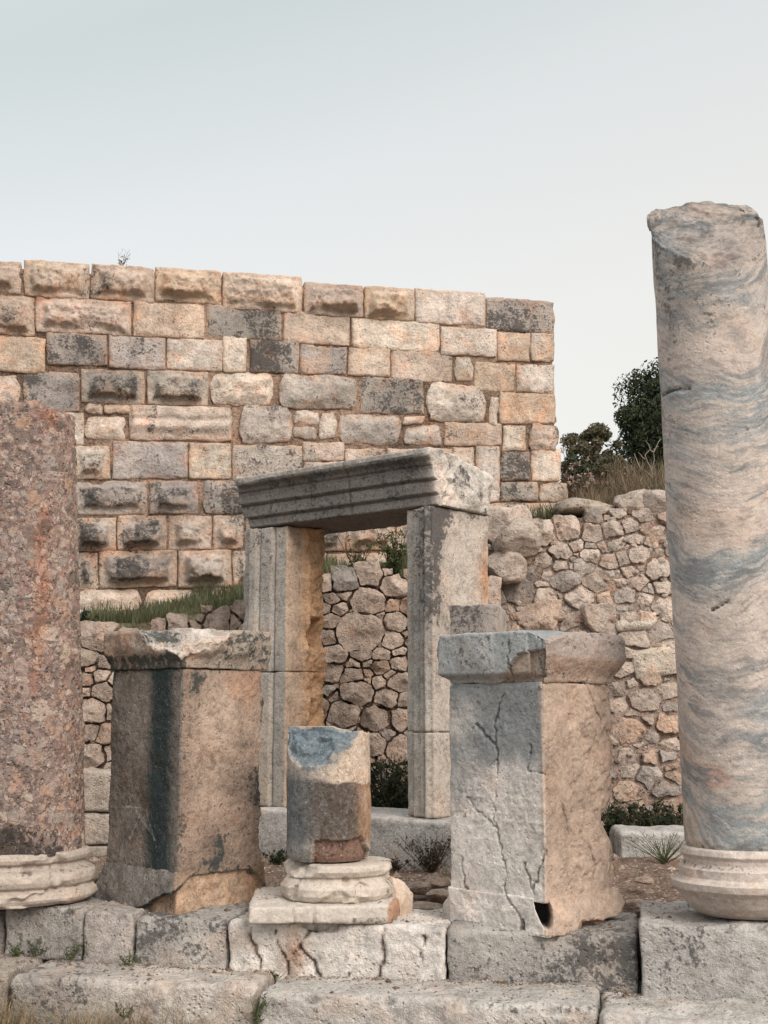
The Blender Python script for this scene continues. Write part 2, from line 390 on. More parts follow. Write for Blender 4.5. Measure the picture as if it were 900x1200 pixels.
def rub_stone(pl, poly, r, seed, gap=0.008, bulge=0.5, h0=0.0, m=46, k=13, depth=0.10):
    P = np.array(poly); c = P.mean(0)
    rg = np.random.default_rng(seed + 991)
    th = np.linspace(0, 2 * math.pi, m, endpoint=False) + rg.uniform(0, 1)
    Rr = np.full(m, 9.0)
    for i in range(len(P)):
        a, b = P[i] - c, P[(i + 1) % len(P)] - c; e = b - a; nrm = np.array([e[1], -e[0]])
        ln = np.linalg.norm(nrm)
        if ln < 1e-9: continue
        nrm /= ln; d = np.dot(a, nrm)
        if d < 0: nrm, d = -nrm, -d
        q = np.cos(th) * nrm[0] + np.sin(th) * nrm[1]
        Rr = np.minimum(Rr, np.where(q > 1e-3, d / np.maximum(q, 1e-3), 9))
    Rr = np.minimum(Rr, r * 2.4)
    Rr = np.maximum(Rr - gap, 0.012)
    Rr = (np.roll(Rr, 1) + Rr * 6 + np.roll(Rr, -1)) / 8
    pc = np.column_stack([np.cos(th) * 2 + c[0] * 9, np.sin(th) * 2 + c[1] * 9, np.full(m, seed * .77)])
    Rr = Rr * (1 + 0.15 * fbm(pc, 1.1, 5, 0.6, seed=seed))
    rho = np.sin(np.linspace(0.0, 1.0, k + 1)[1:] * math.pi / 2) ** 0.9
    RR, TH = rho[:, None] * Rr[None, :], np.tile(th, (k, 1))
    X = c[0] + RR * np.cos(TH); Z = c[1] + RR * np.sin(TH)
    rm = Rr.mean(); H = bulge * min(rm, 0.13)
    prof = (1 - rho[:, None] ** 6) ** 0.5 * np.ones((1, m))
    for _ in range(6):
        an = rg.uniform(0, 2 * math.pi); prof = np.minimum(prof, rg.uniform(0.65, 1.1) - rg.uniform(0.25, 1.2) * ((X - c[0]) * math.cos(an) + (Z - c[1]) * math.sin(an)) / rm) if _ else prof
    prof = np.maximum(prof, 0) * (rho[:, None] < 0.999)
    tilt = rg.uniform(-0.25, 0.25, 2)
    hh = H * prof + prof * ((X - c[0]) * tilt[0] + (Z - c[1]) * tilt[1])
    X = np.concatenate([[c[0]], X.ravel(), X[-1]]); Z = np.concatenate([[c[1]], Z.ravel(), Z[-1]])
    pr = np.concatenate([[1], prof.ravel(), np.zeros(m)])
    hh = np.concatenate([[H], hh.ravel(), np.full(m, -depth)])
    P3 = np.column_stack([X, Z, np.full(len(X), seed * 1.7)])
    f1, f2, iv = worley(P3, 0.9 / max(rm, 0.03), seed)
    hh = hh + pr * rm * (0.20 * fbm(P3, 0.7 / rm, 5, 0.6, seed=seed) + 0.12 * (iv - 0.5) * sstep(0, 0.25, f2 - f1) + 0.06 * fbm(P3, 30, 3, seed=seed + 1))
    hh = hh + h0
    V = pl.w(X, Z, hh)
    F4 = grid_faces(k + 1, m, wrap=True, off=1)
    j = np.arange(m)
    F3 = np.stack([np.zeros(m, int), 1 + (j + 1) % m, 1 + j, np.zeros(m, int)], 1)
    return V, F4, F3
def join(parts):
    Vs, Fs, T, G = [], [], [], []; o = 0
    for V, F, t, g in parts:
        Vs.append(V); Fs.extend([[i + o for i in f] for f in F]); T.append(np.tile(t, (len(V), 1)) if np.ndim(t) == 1 else t); G.append(np.full(len(V), g) if np.isscalar(g) else g); o += len(V)
    return np.vstack(Vs), Fs, np.vstack(T), np.concatenate(G)
def build_any(name, V, F, mat, parent, T, G, **kw):
    # faces may be triangles or quads: same as build() but for lists
    org = np.zeros(3)
    if parent is not None:
        r_ = parent
        while r_.parent is not None: r_ = r_.parent
        org = np.array(r_.location)
    me = bpy.data.meshes.new(name); me.from_pydata((V - org).tolist(), [], F)
    a = me.attributes.new('tint', 'FLOAT_COLOR', 'POINT'); a.data.foreach_set('color', np.clip(np.hstack([T, np.ones((len(V), 1))]), 0, 1).astype(np.float32).ravel())
    g = me.attributes.new('grime', 'FLOAT', 'POINT'); g.data.foreach_set('value', G.astype(np.float32))
    me.polygons.foreach_set('use_smooth', np.full(len(me.polygons), kw.get('smooth', True))); me.materials.append(mat); me.update()
    o = link(bpy.data.objects.new(name, me)); o.parent = parent
    return o
def rubble_wall(name, pl, seeds, region, loc, label, rmin, rmax, tint_fn, seed, n_try=9000, parts_max=70, gap=0.008, bulge=0.5, mort_h=-0.05, thick=0.6, mort_t=(0.15, 0.11, 0.085), mort_g=0.0, h0=0.0, quads=(), grime_fn=None, chocks=420):
    root = thing(name, loc, label, 'stone wall')
    cells = pack(pl, seeds, region, rmin, rmax, seed, n_try)
    order = sorted(range(len(cells)), key=lambda i: -cells[i][1])
    small = []
    for rank, i in enumerate(order):
        poly, r = cells[i]; rgi = np.random.default_rng(seed * 31 + i); V, F4, F3 = rub_stone(pl, poly, r, seed * 100 + i, gap * rgi.uniform(0.4, 2.2), bulge * rgi.uniform(0.6, 1.3), h0 + rgi.uniform(-0.02, 0.012))
        F = [list(f) for f in F4] + [list(f[:3]) for f in F3]
        c = V.mean(0); t = tint_fn(c, i); g = 0.0 if grime_fn is None else grime_fn(V)
        if rank < parts_max: build_any('stone', V, F, M_rub, root, np.tile(t, (len(V), 1)), np.full(len(V), g) if np.isscalar(g) else g)
        else: small.append((V, F, t, g))
    regm = np.array([pl.sz(*p) for p in region]); rgk = np.random.default_rng(seed + 5)
    def ins(x, z):
        k_ = False
        for a_, b_ in zip(regm, np.roll(regm, 1, 0)):
            if (a_[1] > z) != (b_[1] > z) and x < (b_[0] - a_[0]) * (z - a_[1]) / (b_[1] - a_[1]) + a_[0]: k_ = not k_
        return k_
    for q in range(chocks):
        x, z = rgk.uniform(regm[:, 0].min(), regm[:, 0].max()), rgk.uniform(regm[:, 1].min(), regm[:, 1].max())
        if not ins(x, z) or not ins(x, z + 0.04): continue
        rr_ = rgk.uniform(0.012, 0.035); an = np.sort(rgk.uniform(0, 2 * math.pi, 6)); an = np.linspace(0, 2 * math.pi, 6, endpoint=False) + rgk.uniform(-0.4, 0.4, 6)
        poly = [(x + rr_ * 1.4 * math.cos(a_), z + rr_ * math.sin(a_)) for a_ in an]
        V, F4, F3 = rub_stone(pl, poly, rr_, seed * 100 + 5000 + q, 0.0, 0.7, mort_h + 0.018, m=14, k=4, depth=0.08)
        F = [list(f) for f in F4] + [list(f[:3]) for f in F3]; small.append((V, F, tint_fn(V.mean(0), 7000 + q) * 0.9, 0.0))
    if small:
        o = build_any('small_stones', *join(small)[:2], M_rub, root, *join(small)[2:]); o['kind'] = 'stuff'
    # core with mortar/earth face, inset behind the stones
    us = [p for p in region]
    reg = np.array([pl.sz(*p) for p in region]); c = reg.mean(0)
    n = 260; out = []
    peri = np.vstack([reg, reg[:1]]); seg = np.linalg.norm(np.diff(peri, axis=0), axis=1); cum = np.concatenate([[0], np.cumsum(seg)])
    tq = np.linspace(0, cum[-1], n, endpoint=False)
    ox = np.interp(tq, cum, peri[:, 0]); oz = np.interp(tq, cum, peri[:, 1])
    k = 60; rr = np.linspace(0, 1, k + 1)[1:] * 0.985
    X = c[0] + rr[:, None] * (ox - c[0])[None]; Z = c[1] + rr[:, None] * (oz - c[1])[None]
    H = np.full(X.shape, mort_h)
    X = np.concatenate([[c[0]], X.ravel(), X[-1]]); Z = np.concatenate([[c[1]], Z.ravel(), Z[-1]]); H = np.concatenate([[mort_h], H.ravel(), np.full(n, -thick)])
    P3 = np.column_stack([X, Z, H * 0]); H[:-n] += fbm(P3[:-n], 9, 4, seed=seed) * 0.018
    V = pl.w(X, Z, H); j = np.arange(n)
    F = [list(f) for f in grid_faces(k + 1, n, wrap=True, off=1)] + [[0, 1 + a, 1 + (a + 1) % n] for a in j] + [[(k) * n + 1 + a for a in j][::-1]]
    build_any('mortar_core', V, F, M_mort, root, np.tile(np.array(mort_t), (len(V), 1)), np.full(len(V), mort_g))
    for q in quads:
        (pts, kd, t, h) = q; V, F, g = quad_stone(pl, [pl.sz(*p) for p in pts], kd, 0.1, seed=int(pts[0][0]), h0=h)
        build('stone', V, F, M_rub, root, tint=np.array(t), grime=g)
    return root

# ------------------------------------------------------------------ dense rounded box in local metres
def dbox(x0, x1, y0, y1, z0, z1, sx, sy, sz, rad=0.01):
    nx, ny, nz = max(2, int((x1 - x0) / sx)), max(2, int((y1 - y0) / sy)), max(2, int((z1 - z0) / sz))
    X, Y, Z = np.linspace(x0, x1, nx + 1), np.linspace(y0, y1, ny + 1), np.linspace(z0, z1, nz + 1)
    Vs, Fs, o = [], [], 0
    def face(A, B, fn, flip):
        nonlocal o
        a, b = np.meshgrid(A, B); V = fn(a.ravel(), b.ravel()); F = grid_faces(len(B), len(A), off=o)
        if flip: F = F[:, ::-1]
        Vs.append(V); Fs.append(F); o += len(V)
    face(X, Z, lambda a, b: np.column_stack([a, np.full(len(a), y0), b]), False)
    face(X, Z, lambda a, b: np.column_stack([a, np.full(len(a), y1), b]), True)
    face(Y, Z, lambda a, b: np.column_stack([np.full(len(a), x0), a, b]), True)
    face(Y, Z, lambda a, b: np.column_stack([np.full(len(a), x1), a, b]), False)
    face(X, Y, lambda a, b: np.column_stack([a, b, np.full(len(a), z0)]), True)
    face(X, Y, lambda a, b: np.column_stack([a, b, np.full(len(a), z1)]), False)
    V = np.vstack(Vs); F = np.vstack(Fs)
    key = np.round(V / 1e-5).astype(np.int64); _, idx, inv = np.unique(key, axis=0, return_index=True, return_inverse=True)
    V = V[idx]; F = inv.reshape(-1)[F]
    if rad > 0:
        lo = np.array([x0, y0, z0]) + rad; hi = np.array([x1, y1, z1]) - rad
        q = np.clip(V, lo, hi); d = V - q; ln = np.linalg.norm(d, axis=1, keepdims=True)
        V = np.where(ln > 1e-9, q + d / np.maximum(ln, 1e-9) * rad, V)
    return V, F
def dir_out(V, box):
    lo, hi = np.array(box[::2]), np.array(box[1::2]); c = (lo + hi) / 2; q = (V - c) / ((hi - lo) / 2)
    w = np.sign(q) * np.abs(q) ** 12; return w / np.maximum(np.linalg.norm(w, axis=1, keepdims=True), 1e-9)
def rough(V, box, amp, s=6, seed=0, oct=5, gain=0.55):
    return V + dir_out(V, box) * (fbm(V, s, oct, gain, seed=seed) * amp)[:, None]
def cut(V, p, n, rgh=0.01, s=8, seed=0):
    n = np.array(n, float); n /= np.linalg.norm(n); p = np.array(p, float)
    d = (V - p) @ n + fbm(V, s, 4, 0.55, seed=seed) * rgh
    m = d > 0
    return V - np.outer(np.where(m, d, 0), n), m
class Frame:
    """A runs to the right and towards the camera, B points out of the left face"""
    def __init__(s, C, th):
        s.A = np.array([math.cos(th), -math.sin(th), 0]); s.B = np.array([-math.sin(th), -math.cos(th), 0]); s.C = np.array(C, float)
    def w(s, V): return s.C + V[:, :1] * s.A + V[:, 1:2] * s.B + V[:, 2:3] * np.array([0, 0, 1.0])
    def front(s, u, v, b=0.0):
        p = hit(u, v, s.C + s.B * b, s.B) - s.C; return np.array([p @ s.A, p[2]])
    def side(s, u, v, a=0.0):
        p = hit(u, v, s.C + s.A * a, s.A) - s.C; return np.array([p @ s.B, p[2]])
def seg_dist(P, line):
    d = np.full(len(P), 9.0)
    for a, b in zip(line[:-1], line[1:]):
        a, b = np.array(a), np.array(b); ab = b - a; t = np.clip(((P - a) @ ab) / max(ab @ ab, 1e-9), 0, 1)
        d = np.minimum(d, np.linalg.norm(P - (a + t[:, None] * ab), axis=1))
    return d
#==SETTING==
def T_h(x):    # height of the terrace just behind the rubble walls
    return np.interp(x, [-6, -2.2, -1.3, -0.6, 0.3, 0.9, 2.4, 6], [1.75, 1.78, 1.95, 2.15, 2.22, 2.70, 2.80, 2.9])
def ground_h(X, Y):
    sty = 6.28 - 0.2 * X + 0.25
    back = np.where(X > 0.75, 11.62, 11.25)
    P = np.column_stack([X, Y, X * 0])
    low = -0.455 + 0.02 * fbm(P, 2, 3, seed=3)
    mid = 0.0 + 0.03 * fbm(P, 1.6, 4, seed=4)
    slope = np.interp(X, [-4, 0, 1.5, 3], [0.22, 0.26, 0.30, 0.30])
    up = T_h(X) + np.clip(Y - 11.7, 0, 2.4) * np.interp(X, [0.5, 0.9, 1.9, 2.6], [0.20, 0.09, 0.09, 0.27]) + np.clip(Y - 14.1, 0, 60) * 0.012 + 0.05 * fbm(P, 1.2, 4, seed=5) + np.clip((Y-40)/100,0,1)*6*fbm(P,0.02,3,seed=8)
    h = np.where(Y < sty, low, np.where(Y < back, mid, up))
    t1 = np.clip((Y - sty) / 0.10, 0, 1); h = np.where((Y >= sty) & (Y < sty + 0.10), low * (1 - t1) + mid * t1, h)
    t2 = np.clip((Y - back) / 0.12, 0, 1); h = np.where((Y >= back) & (Y < back + 0.12), mid * (1 - t2) + up * t2, h)
    return h
def make_ground():
    xs = np.concatenate([np.linspace(-900, -40, 16), np.linspace(-36, -7, 16), np.linspace(-6, 6, 300), np.linspace(7, 36, 16), np.linspace(40, 900, 16)])
    ys = np.concatenate([np.linspace(-60, 3.4, 12), np.linspace(3.5, 13, 330), np.linspace(13.1, 40, 90), np.linspace(45, 1800, 50)])
    X, Y = np.meshgrid(xs, ys); Z = ground_h(X.ravel(), Y.ravel())
    V = np.column_stack([X.ravel(), Y.ravel(), Z])
    P = V * np.array([1, 1, 0])
    t = np.tile(np.array((0.215, 0.15, 0.115)), (len(V), 1))
    up = (V[:, 1] > 11.2)[:, None]; t = np.where(up, np.array((0.15, 0.125, 0.075)), t)
    o = build('ground', V, grid_faces(len(ys), len(xs)), M_soil, tint=t, grime=0.0)
    o['kind'] = 'structure'
M_soil = stone_mat("gravelly_soil", 12, vary=0.5, warm=0.3, speck=0.9, bump=1.0, lichen=0.12, gthr=0.75, pits=0.2)
make_ground()

# ------------------------------------------------------------------ the big ashlar wall
WP = Plane(13.56, 0.2346)
def slope_at(v): return 0.077 * (562 - v) / 257 if v < 562 else 0.025 * (562 - v) / 100
BL = """-22 305 25 343 B t|28 307 105 349 B t|106 311 181 353 B t|182 315 259 354 B o|261 321 354 364 B t|356 332 426 370 B t|427 337 486 375 B o|487 340 569 381 F c|570 350 650 390 F d
-22 346 41 392 B t|42 350 154 391 B t|156 355 240 396 F o|242 358 330 397 F d|333 366 411 404 F t|413 375 516 410 F c|517 384 582 417 F c|583 388 622 423 F o|623 391 650 424 F t
-22 395 53 436 F o|55 391 126 428 F d|127 394 194 432 F g|196 397 261 434 F c|262 395 289 436 F c|293 399 351 436 F d|352 404 406 438 F d|408 408 457 441 F t|459 410 530 447 F t|533 418 554 446 R c|556 425 604 458 F o|606 427 650 460 F c
-22 440 24 476 R t|27 436 93 482 F d|95 433 170 473 B d|172 435 244 475 B d|246 437 320 474 R c|326 440 420 478 R g|421 442 497 485 F d|499 449 571 494 R c|573 465 585 498 R c|586 461 651 496 F o
-22 479 64 520 R t|67 483 98 522 F c|99 472 120 485 R t|122 473 158 485 R o|100 488 149 515 R c|151 477 272 517 M t|279 476 342 520 R g|344 480 375 498 R c|345 500 371 514 R g|372 484 396 516 R c|397 484 471 522 R g|473 487 498 497 R t|473 499 519 523 R g|521 496 588 523 F o|590 499 616 528 F c|620 498 655 530 R t
-22 523 84 561 B g|86 523 129 561 B g|131 517 221 561 F g|222 519 271 561 F c|272 522 354 562 F g|356 518 403 540 F t|405 526 452 562 F t|356 542 403 562 F t|454 526 530 562 F t|532 524 556 562 F t|558 523 585 588 F c|587 528 621 563 F d|623 526 657 564 F c
-22 564 84 603 B g|86 563 173 603 B d|175 564 232 602 B d|234 563 290 602 R d|292 563 360 603 B g|362 563 430 603 B g|432 563 500 603 B g|502 563 556 588 F g|587 565 631 587 F g|632 565 667 586 R t
-22 607 84 646 B t|86 607 136 646 B g|138 604 195 645 B g|197 604 248 644 B g|250 604 286 643 B t|288 604 365 645 B g|367 607 405 646 B g|406 606 463 645 B t|465 606 545 645 B t|546 590 682 614 F t|546 616 690 650 F t
-22 648 84 690 B t|86 648 115 691 B g|116 645 207 688 B d|209 645 271 688 B g|273 645 340 686 B t|342 648 382 682 F t|384 648 415 682 F t|417 648 472 682 F t|474 648 560 684 F t|562 652 690 690 F t
-22 692 86 735 R t|87 692 165 735 R t|167 690 240 727 R t|242 690 330 726 R t|332 685 420 722 R t|422 685 540 722 R t|542 692 690 730 R t|-22 738 110 775 R t"""
wall = thing('ashlar_wall', (-1, 13.4, 2.0), 'tall weathered ashlar wall of squared, partly bossed limestone blocks behind the ruins', 'stone wall')
i = 0
rgc = np.random.default_rng(5)
for row in BL.split('\n'):
    for it in row.split('|'):
        a = it.split(); u0, v0, u1, v1 = map(float, a[:4]); kd, cl = a[4], a[5]; i += 1
        uc = (u0 + u1) / 2; pts = []
        st, sb = slope_at(v0), slope_at(v1)
        j = 0 if kd in 'B' else 1
        jit = lambda: rgc.uniform(-1.2, 1.2) * (1.6 if kd == 'R' else 0.6)
        g = -0.15 if kd != 'R' else 0.2
        pts = [(u0 + g + jit() * j, v1 - g + sb * (u0 - uc) + jit() * j), (u1 - g + jit() * j, v1 - g + sb * (u1 - uc) + jit() * j), (u1 - g + jit() * j, v0 + g + st * (u1 - uc) + jit() * j), (u0 + g + jit() * j, v0 + g + st * (u0 - uc) + jit() * j)]
        low_right = u1 > 640
        V, F, gr = quad_stone(WP, [WP.sz(*p) for p in pts], kd, 0.45 if low_right or v0 < 350 else 0.2, seed=i, rnd=0.40 if kd == 'R' else 0.05, h0=rgc.uniform(-0.008, 0.012), bossh=rgc.uniform(0.09, 0.17), wob=0.016 if kd == 'R' else 0.009)
        t = COLS[cl] * rgc.uniform(0.90, 1.10) * np.array([1, rgc.uniform(0.985, 1.01), rgc.uniform(0.96, 1.03)])
        P3 = V * 1.0
        if kd == 'B' and cl in 'gd':      # the draft round a boss stays clean and warm, the boss is weathered
            bmask = np.clip(gr * 3.5, 0, 1)[:, None]; tt = (TAN * 0.85 * (1 - bmask) + t * bmask) if cl == 'g' or v0 > 600 else np.tile(t, (len(V), 1))
            G = gr * 0.7 + GRM[cl] * (np.clip(gr * 3.5, 0.3, 1)) * 0.8 + fbm(P3, 3.0, 3, seed=i) * 0.2
        else:
            tt = np.tile(t, (len(V), 1)); G = gr * (0.6 if cl in 'gd' else 0.4) + GRM[cl] + fbm(P3, 3.0, 3, seed=i) * 0.25
        tt = tt * (1 + 0.16 * fbm(P3, 2.6, 4, seed=i + 7))[:, None]
        wmix = (0.6 * sstep(-0.5, 0.5, fbm(V, 1.1, 5, 0.6, seed=15)))[:, None]; tt = tt * (1 - wmix) + (CREAM * 0.95) * wmix
        G = G + 0.34 * fbm(V, 0.9, 4, seed=14) - 0.02 + 0.40 * sstep(0.22, 0.55, fbm(V * np.array([1, 1, 0.22]), 3.2, 4, seed=16)) * (0.35 if cl in 'co' else 1)
        if kd == 'B':
            ub = (sstep(0.25, 0.5, gr) * 0.65)[:, None]; tt = tt * (1 - ub) + np.array((0.40, 0.26, 0.175)) * ub
            if cl in 'to': G = G - 0.12 * ub[:, 0]
        ew = (sstep(0.05, 0.005, LAST_E + 0.035 * fbm(P3, 6, 4, seed=i)) * 0.45)[:, None] * np.ones((1, 3)); tt = tt * (1 - ew) + np.array((0.46, 0.305, 0.205)) * ew; G = G - 0.18 * ew[:, 0]
        # a stain that starts at the top edge of some stones
        if cl in 'tc' and rgc.random() < 0.30:
            zc = WP.sz(uc, v0)[1]; G = G + 0.35 * sstep(0.16, 0.0, zc - V[:, 2]) 
        build('block', V, F, M_wall, wall, tint=tt, grime=G)
# mortar behind the joints, and the wall's core
V, F, g = quad_stone(WP, [WP.sz(-24, 800), WP.sz(672, 760), WP.sz(643, 353), WP.sz(-24, 308)], 'F', 0.95, seed=77, step=0.03, rnd=0, h0=-0.021, wob=0, edge=0.0, rough=0.012)
m1_ = fbm(V, 1.3, 4, seed=2)[:, None]
build('mortar', V, F, M_mort, wall, tint=np.where(m1_ > 0, 1.0, 0.9) * np.array((0.27, 0.19, 0.14)) * (1 + 0.5 * m1_), grime=0.0)

# ------------------------------------------------------------------ rubble walls
def rub_tint(base, var=0.16, seedk=0):
    def f(c, i):
        rg = np.random.default_rng(i * 7 + seedk)
        t = base * (1 + rg.uniform(-var, var)); k = rg.random()
        if k < 0.16: t = t * np.array([1.03, 0.93, 0.86])
        elif k < 0.30: t = np.array([0.36, 0.32, 0.285]) * rg.uniform(0.85, 1.15)
        return t
    return f
ps = lambda L, ox, oy, s: [(ox + x / s, oy + y / s, r / s) for x, y, r in L]
seeds_door = ps([(150, 222, 48), (262, 195, 44), (90, 228, 34), (357, 235, 46), (250, 300, 62), (105, 290, 25), (135, 332, 32), (70, 328, 24), (355, 320, 22), (155, 262, 30), (100, 380, 33), (220, 425, 86), (365, 385, 42), (90, 450, 38), (345, 460, 44),
                 (190, 350, 12), (290, 360, 18), (115, 520, 45), (225, 512, 38), (305, 515, 34), (375, 505, 25), (380, 555, 34), (190, 553, 28), (250, 553, 16), (305, 568, 32), (100, 590, 42), (187, 610, 38), (250, 598, 17), (345, 605, 24), (248, 635, 17),
                 (297, 635, 28), (380, 635, 42), (85, 670, 25), (120, 695, 24), (205, 680, 60), (330, 700, 45), (400, 705, 30), (155, 765, 58), (225, 745, 12), (280, 780, 58), (390, 785, 48), (110, 820, 25), (175, 825, 20), (330, 855, 24), (270, 890, 48),
                 (395, 915, 60), (320, 960, 20), (330, 1025, 48), (400, 1040, 36), (290, 1085, 36), (20, 560, 30), (20, 470, 34), (25, 640, 32), (470, 520, 40), (480, 640, 44), (500, 780, 40)], 360, 620, 3.53)
seeds_left = ps([(85, 535, 45), (150, 625, 30), (90, 640, 30), (165, 700, 48), (90, 700, 18), (110, 790, 65), (190, 790, 30), (95, 885, 45), (180, 900, 38), (110, 1010, 60), (190, 1000, 30), (520, 395, 55), (600, 385, 25), (715, 365, 55), (790, 370, 30), (460, 400, 40)], 80, 640, 4.09)
RP = Plane(11.05, 0.04)
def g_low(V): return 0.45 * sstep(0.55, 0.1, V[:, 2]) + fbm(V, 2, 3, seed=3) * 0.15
rubble_wall('rubble_wall', RP, seeds_door + seeds_left, [(-40, 770), (95, 752), (128, 742), (185, 742), (188, 728), (228, 728), (240, 714), (286, 714), (330, 690), (372, 682), (400, 678), (430, 668), (452, 668), (470, 674), (520, 672), (560, 690), (560, 985), (-40, 985)],
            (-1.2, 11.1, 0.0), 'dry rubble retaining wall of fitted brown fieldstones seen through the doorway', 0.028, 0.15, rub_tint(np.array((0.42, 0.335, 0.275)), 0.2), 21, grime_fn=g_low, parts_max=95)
seeds_ru = ps([(150, 140, 85), (120, 265, 72), (85, 325, 35), (180, 385, 58), (75, 410, 40), (290, 135, 50), (395, 120, 52), (505, 130, 42), (590, 115, 45), (665, 100, 38), (735, 115, 25), (790, 110, 35), (365, 210, 42), (430, 185, 30), (495, 190, 22), (495, 230, 38),
               (210, 245, 28), (290, 255, 38), (360, 275, 35), (410, 270, 18), (465, 275, 40), (240, 305, 32), (305, 315, 30), (385, 345, 55), (515, 345, 46), (575, 255, 38), (635, 245, 28), (710, 225, 42), (610, 170, 36), (690, 155, 30), (765, 170, 30), (785, 220, 20),
               (795, 285, 50), (665, 300, 30), (615, 345, 28), (700, 350, 32), (295, 415, 50), (355, 400, 25), (440, 415, 58), (565, 418, 28), (645, 405, 48), (735, 425, 35), (815, 370, 35), (390, 460, 38), (480, 460, 30), (545, 470, 25), (650, 465, 38), (730, 485, 35), (820, 455, 50)], 560, 590, 3.75)
RU = Plane(11.45, 0.03)
rubble_wall('rubble_wall', RU, seeds_ru, [(540, 640), (576, 640), (585, 618), (604, 609), (622, 618), (650, 612), (680, 606), (728, 602), (760, 606), (800, 604), (900, 606), (1180, 612), (1180, 760), (540, 760)],
            (1.2, 11.5, 1.8), 'upper rubble wall of small pale fieldstones topped by boulders, below the dry grass slope', 0.022, 0.11, rub_tint(np.array((0.48, 0.405, 0.345)), 0.17, 5), 33, gap=0.008, mort_h=-0.012, mort_t=(0.31, 0.245, 0.20), parts_max=90)
seeds_rl = ps([(380, 160, 48), (250, 190, 45), (200, 330, 42), (300, 480, 58), (415, 440, 44), (435, 505, 36), (175, 510, 42), (235, 548, 24), (310, 570, 25), (420, 600, 48), (230, 620, 64), (340, 655, 26), (425, 680, 38), (280, 695, 24), (220, 745, 46), (325, 755, 34),
               (410, 745, 36), (240, 810, 36), (315, 835, 48), (445, 840, 36), (400, 900, 45), (415, 970, 40), (235, 910, 55), (250, 400, 25)], 680, 700, 4.0)
RL = Plane(10.75, 0.02)
rubble_wall('rubble_wall', RL, seeds_rl, [(556, 722), (640, 716), (720, 722), (735, 718), (800, 724), (1180, 724), (1180, 985), (556, 985)],
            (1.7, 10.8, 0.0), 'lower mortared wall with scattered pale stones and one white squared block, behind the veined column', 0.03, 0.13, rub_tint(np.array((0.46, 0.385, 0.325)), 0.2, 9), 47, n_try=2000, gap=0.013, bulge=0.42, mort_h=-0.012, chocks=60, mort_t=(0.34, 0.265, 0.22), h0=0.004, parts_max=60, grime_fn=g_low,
            quads=[([(745, 797), (800, 788), (800, 755), (739, 763)], 'F', (0.52, 0.45, 0.37), 0.03), ([(721, 741), (760, 738), (770, 727), (722, 727)], 'R', (0.50, 0.44, 0.37), 0.03), ([(606, 733), (646, 735), (648, 722), (608, 720)], 'R', (0.42, 0.33, 0.27), 0.02), ([(650, 728), (720, 730), (722, 722), (648, 722)], 'F', (0.38, 0.25, 0.20), 0.03)])
# boulders lying on top of the upper rubble wall, where the grass starts
def boulder(u, v, Y, rx, rz, label, tint, seed, group='boulders along the top of the rubble wall', ry=None, mat=None, grime=0.15, name='boulder', cat='boulder', cuts=7, deep=0.72):
    n, m = 40, 56
    ph = np.linspace(0.02, math.pi - 0.02, n); th = np.linspace(0, 2 * math.pi, m, endpoint=False)
    PH, TH = np.meshgrid(ph, th, indexing='ij')
    D = np.column_stack([(np.sin(PH) * np.cos(TH)).ravel(), (np.sin(PH) * np.sin(TH)).ravel(), np.cos(PH).ravel()])
    D2 = np.sign(D) * np.abs(D) ** 0.85
    c = at_y(u, v, Y); f1, f2, iv = worley(D + seed, 1.3, seed)
    r = 1.08 + 0.09 * fbm(D + seed, 2.2, 5, 0.6, seed=seed); V = D2 * r[:, None]
    rgb = np.random.default_rng(seed)
    for _ in range(cuts):
        nn_ = rgb.normal(0, 1, 3); nn_ /= np.linalg.norm(nn_); V, _m = cut(V, nn_ * rgb.uniform(deep, 0.92), nn_, 0.05, 4, seed + _)
    V = V * np.array([rx, ry or rx, rz])
    V = V + c
    F = list(map(list, grid_faces(n, m, wrap=True)))
    V = np.vstack([V, V[:m].mean(0), V[-m:].mean(0)]); a = len(V) - 2
    F += [[a, (j + 1) % m, j] for j in range(m)] + [[a + 1, (n - 1) * m + j, (n - 1) * m + (j + 1) % m] for j in range(m)]
    F = [f[::-1] for f in F]
    org = c - np.array([0, 0, rz])
    o = bpy.data.objects.new(name, None)
    me = bpy.data.meshes.new(name); me.from_pydata((V - org).tolist(), [], F)
    at_ = me.attributes.new('tint', 'FLOAT_COLOR', 'POINT'); at_.data.foreach_set('color', np.tile([*tint, 1], (len(V), 1)).astype(np.float32).ravel())
    ga = me.attributes.new('grime', 'FLOAT', 'POINT'); ga.data.foreach_set('value', np.full(len(V), grime, dtype=np.float32))
    me.polygons.foreach_set('use_smooth', np.full(len(me.polygons), True)); me.materials.append(mat or M_rub)
    o = link(bpy.data.objects.new(name, me)); o.location = org
    props(o, label, cat, group)
    return o
boulder(684, 597, 11.75, 0.26, 0.09, 'low flat boulder in the grass left of a larger pale one, on the rubble wall', (0.40, 0.34, 0.28), 3)
boulder(740, 590, 11.7, 0.20, 0.13, 'rounded pale boulder beside the veined column, on the rubble wall', (0.45, 0.38, 0.32), 4)
boulder(768, 592, 11.6, 0.16, 0.13, 'pale boulder half hidden by the veined column, on the rubble wall', (0.45, 0.38, 0.33), 5)
boulder(606, 632, 11.40, 0.20, 0.17, 'big rounded boulder beside the doorway, below the end of the tall wall', (0.44, 0.37, 0.31), 6)
boulder(592, 666, 11.36, 0.17, 0.15, 'pale boulder against the doorway, under a bigger rounded one', (0.46, 0.38, 0.32), 7)
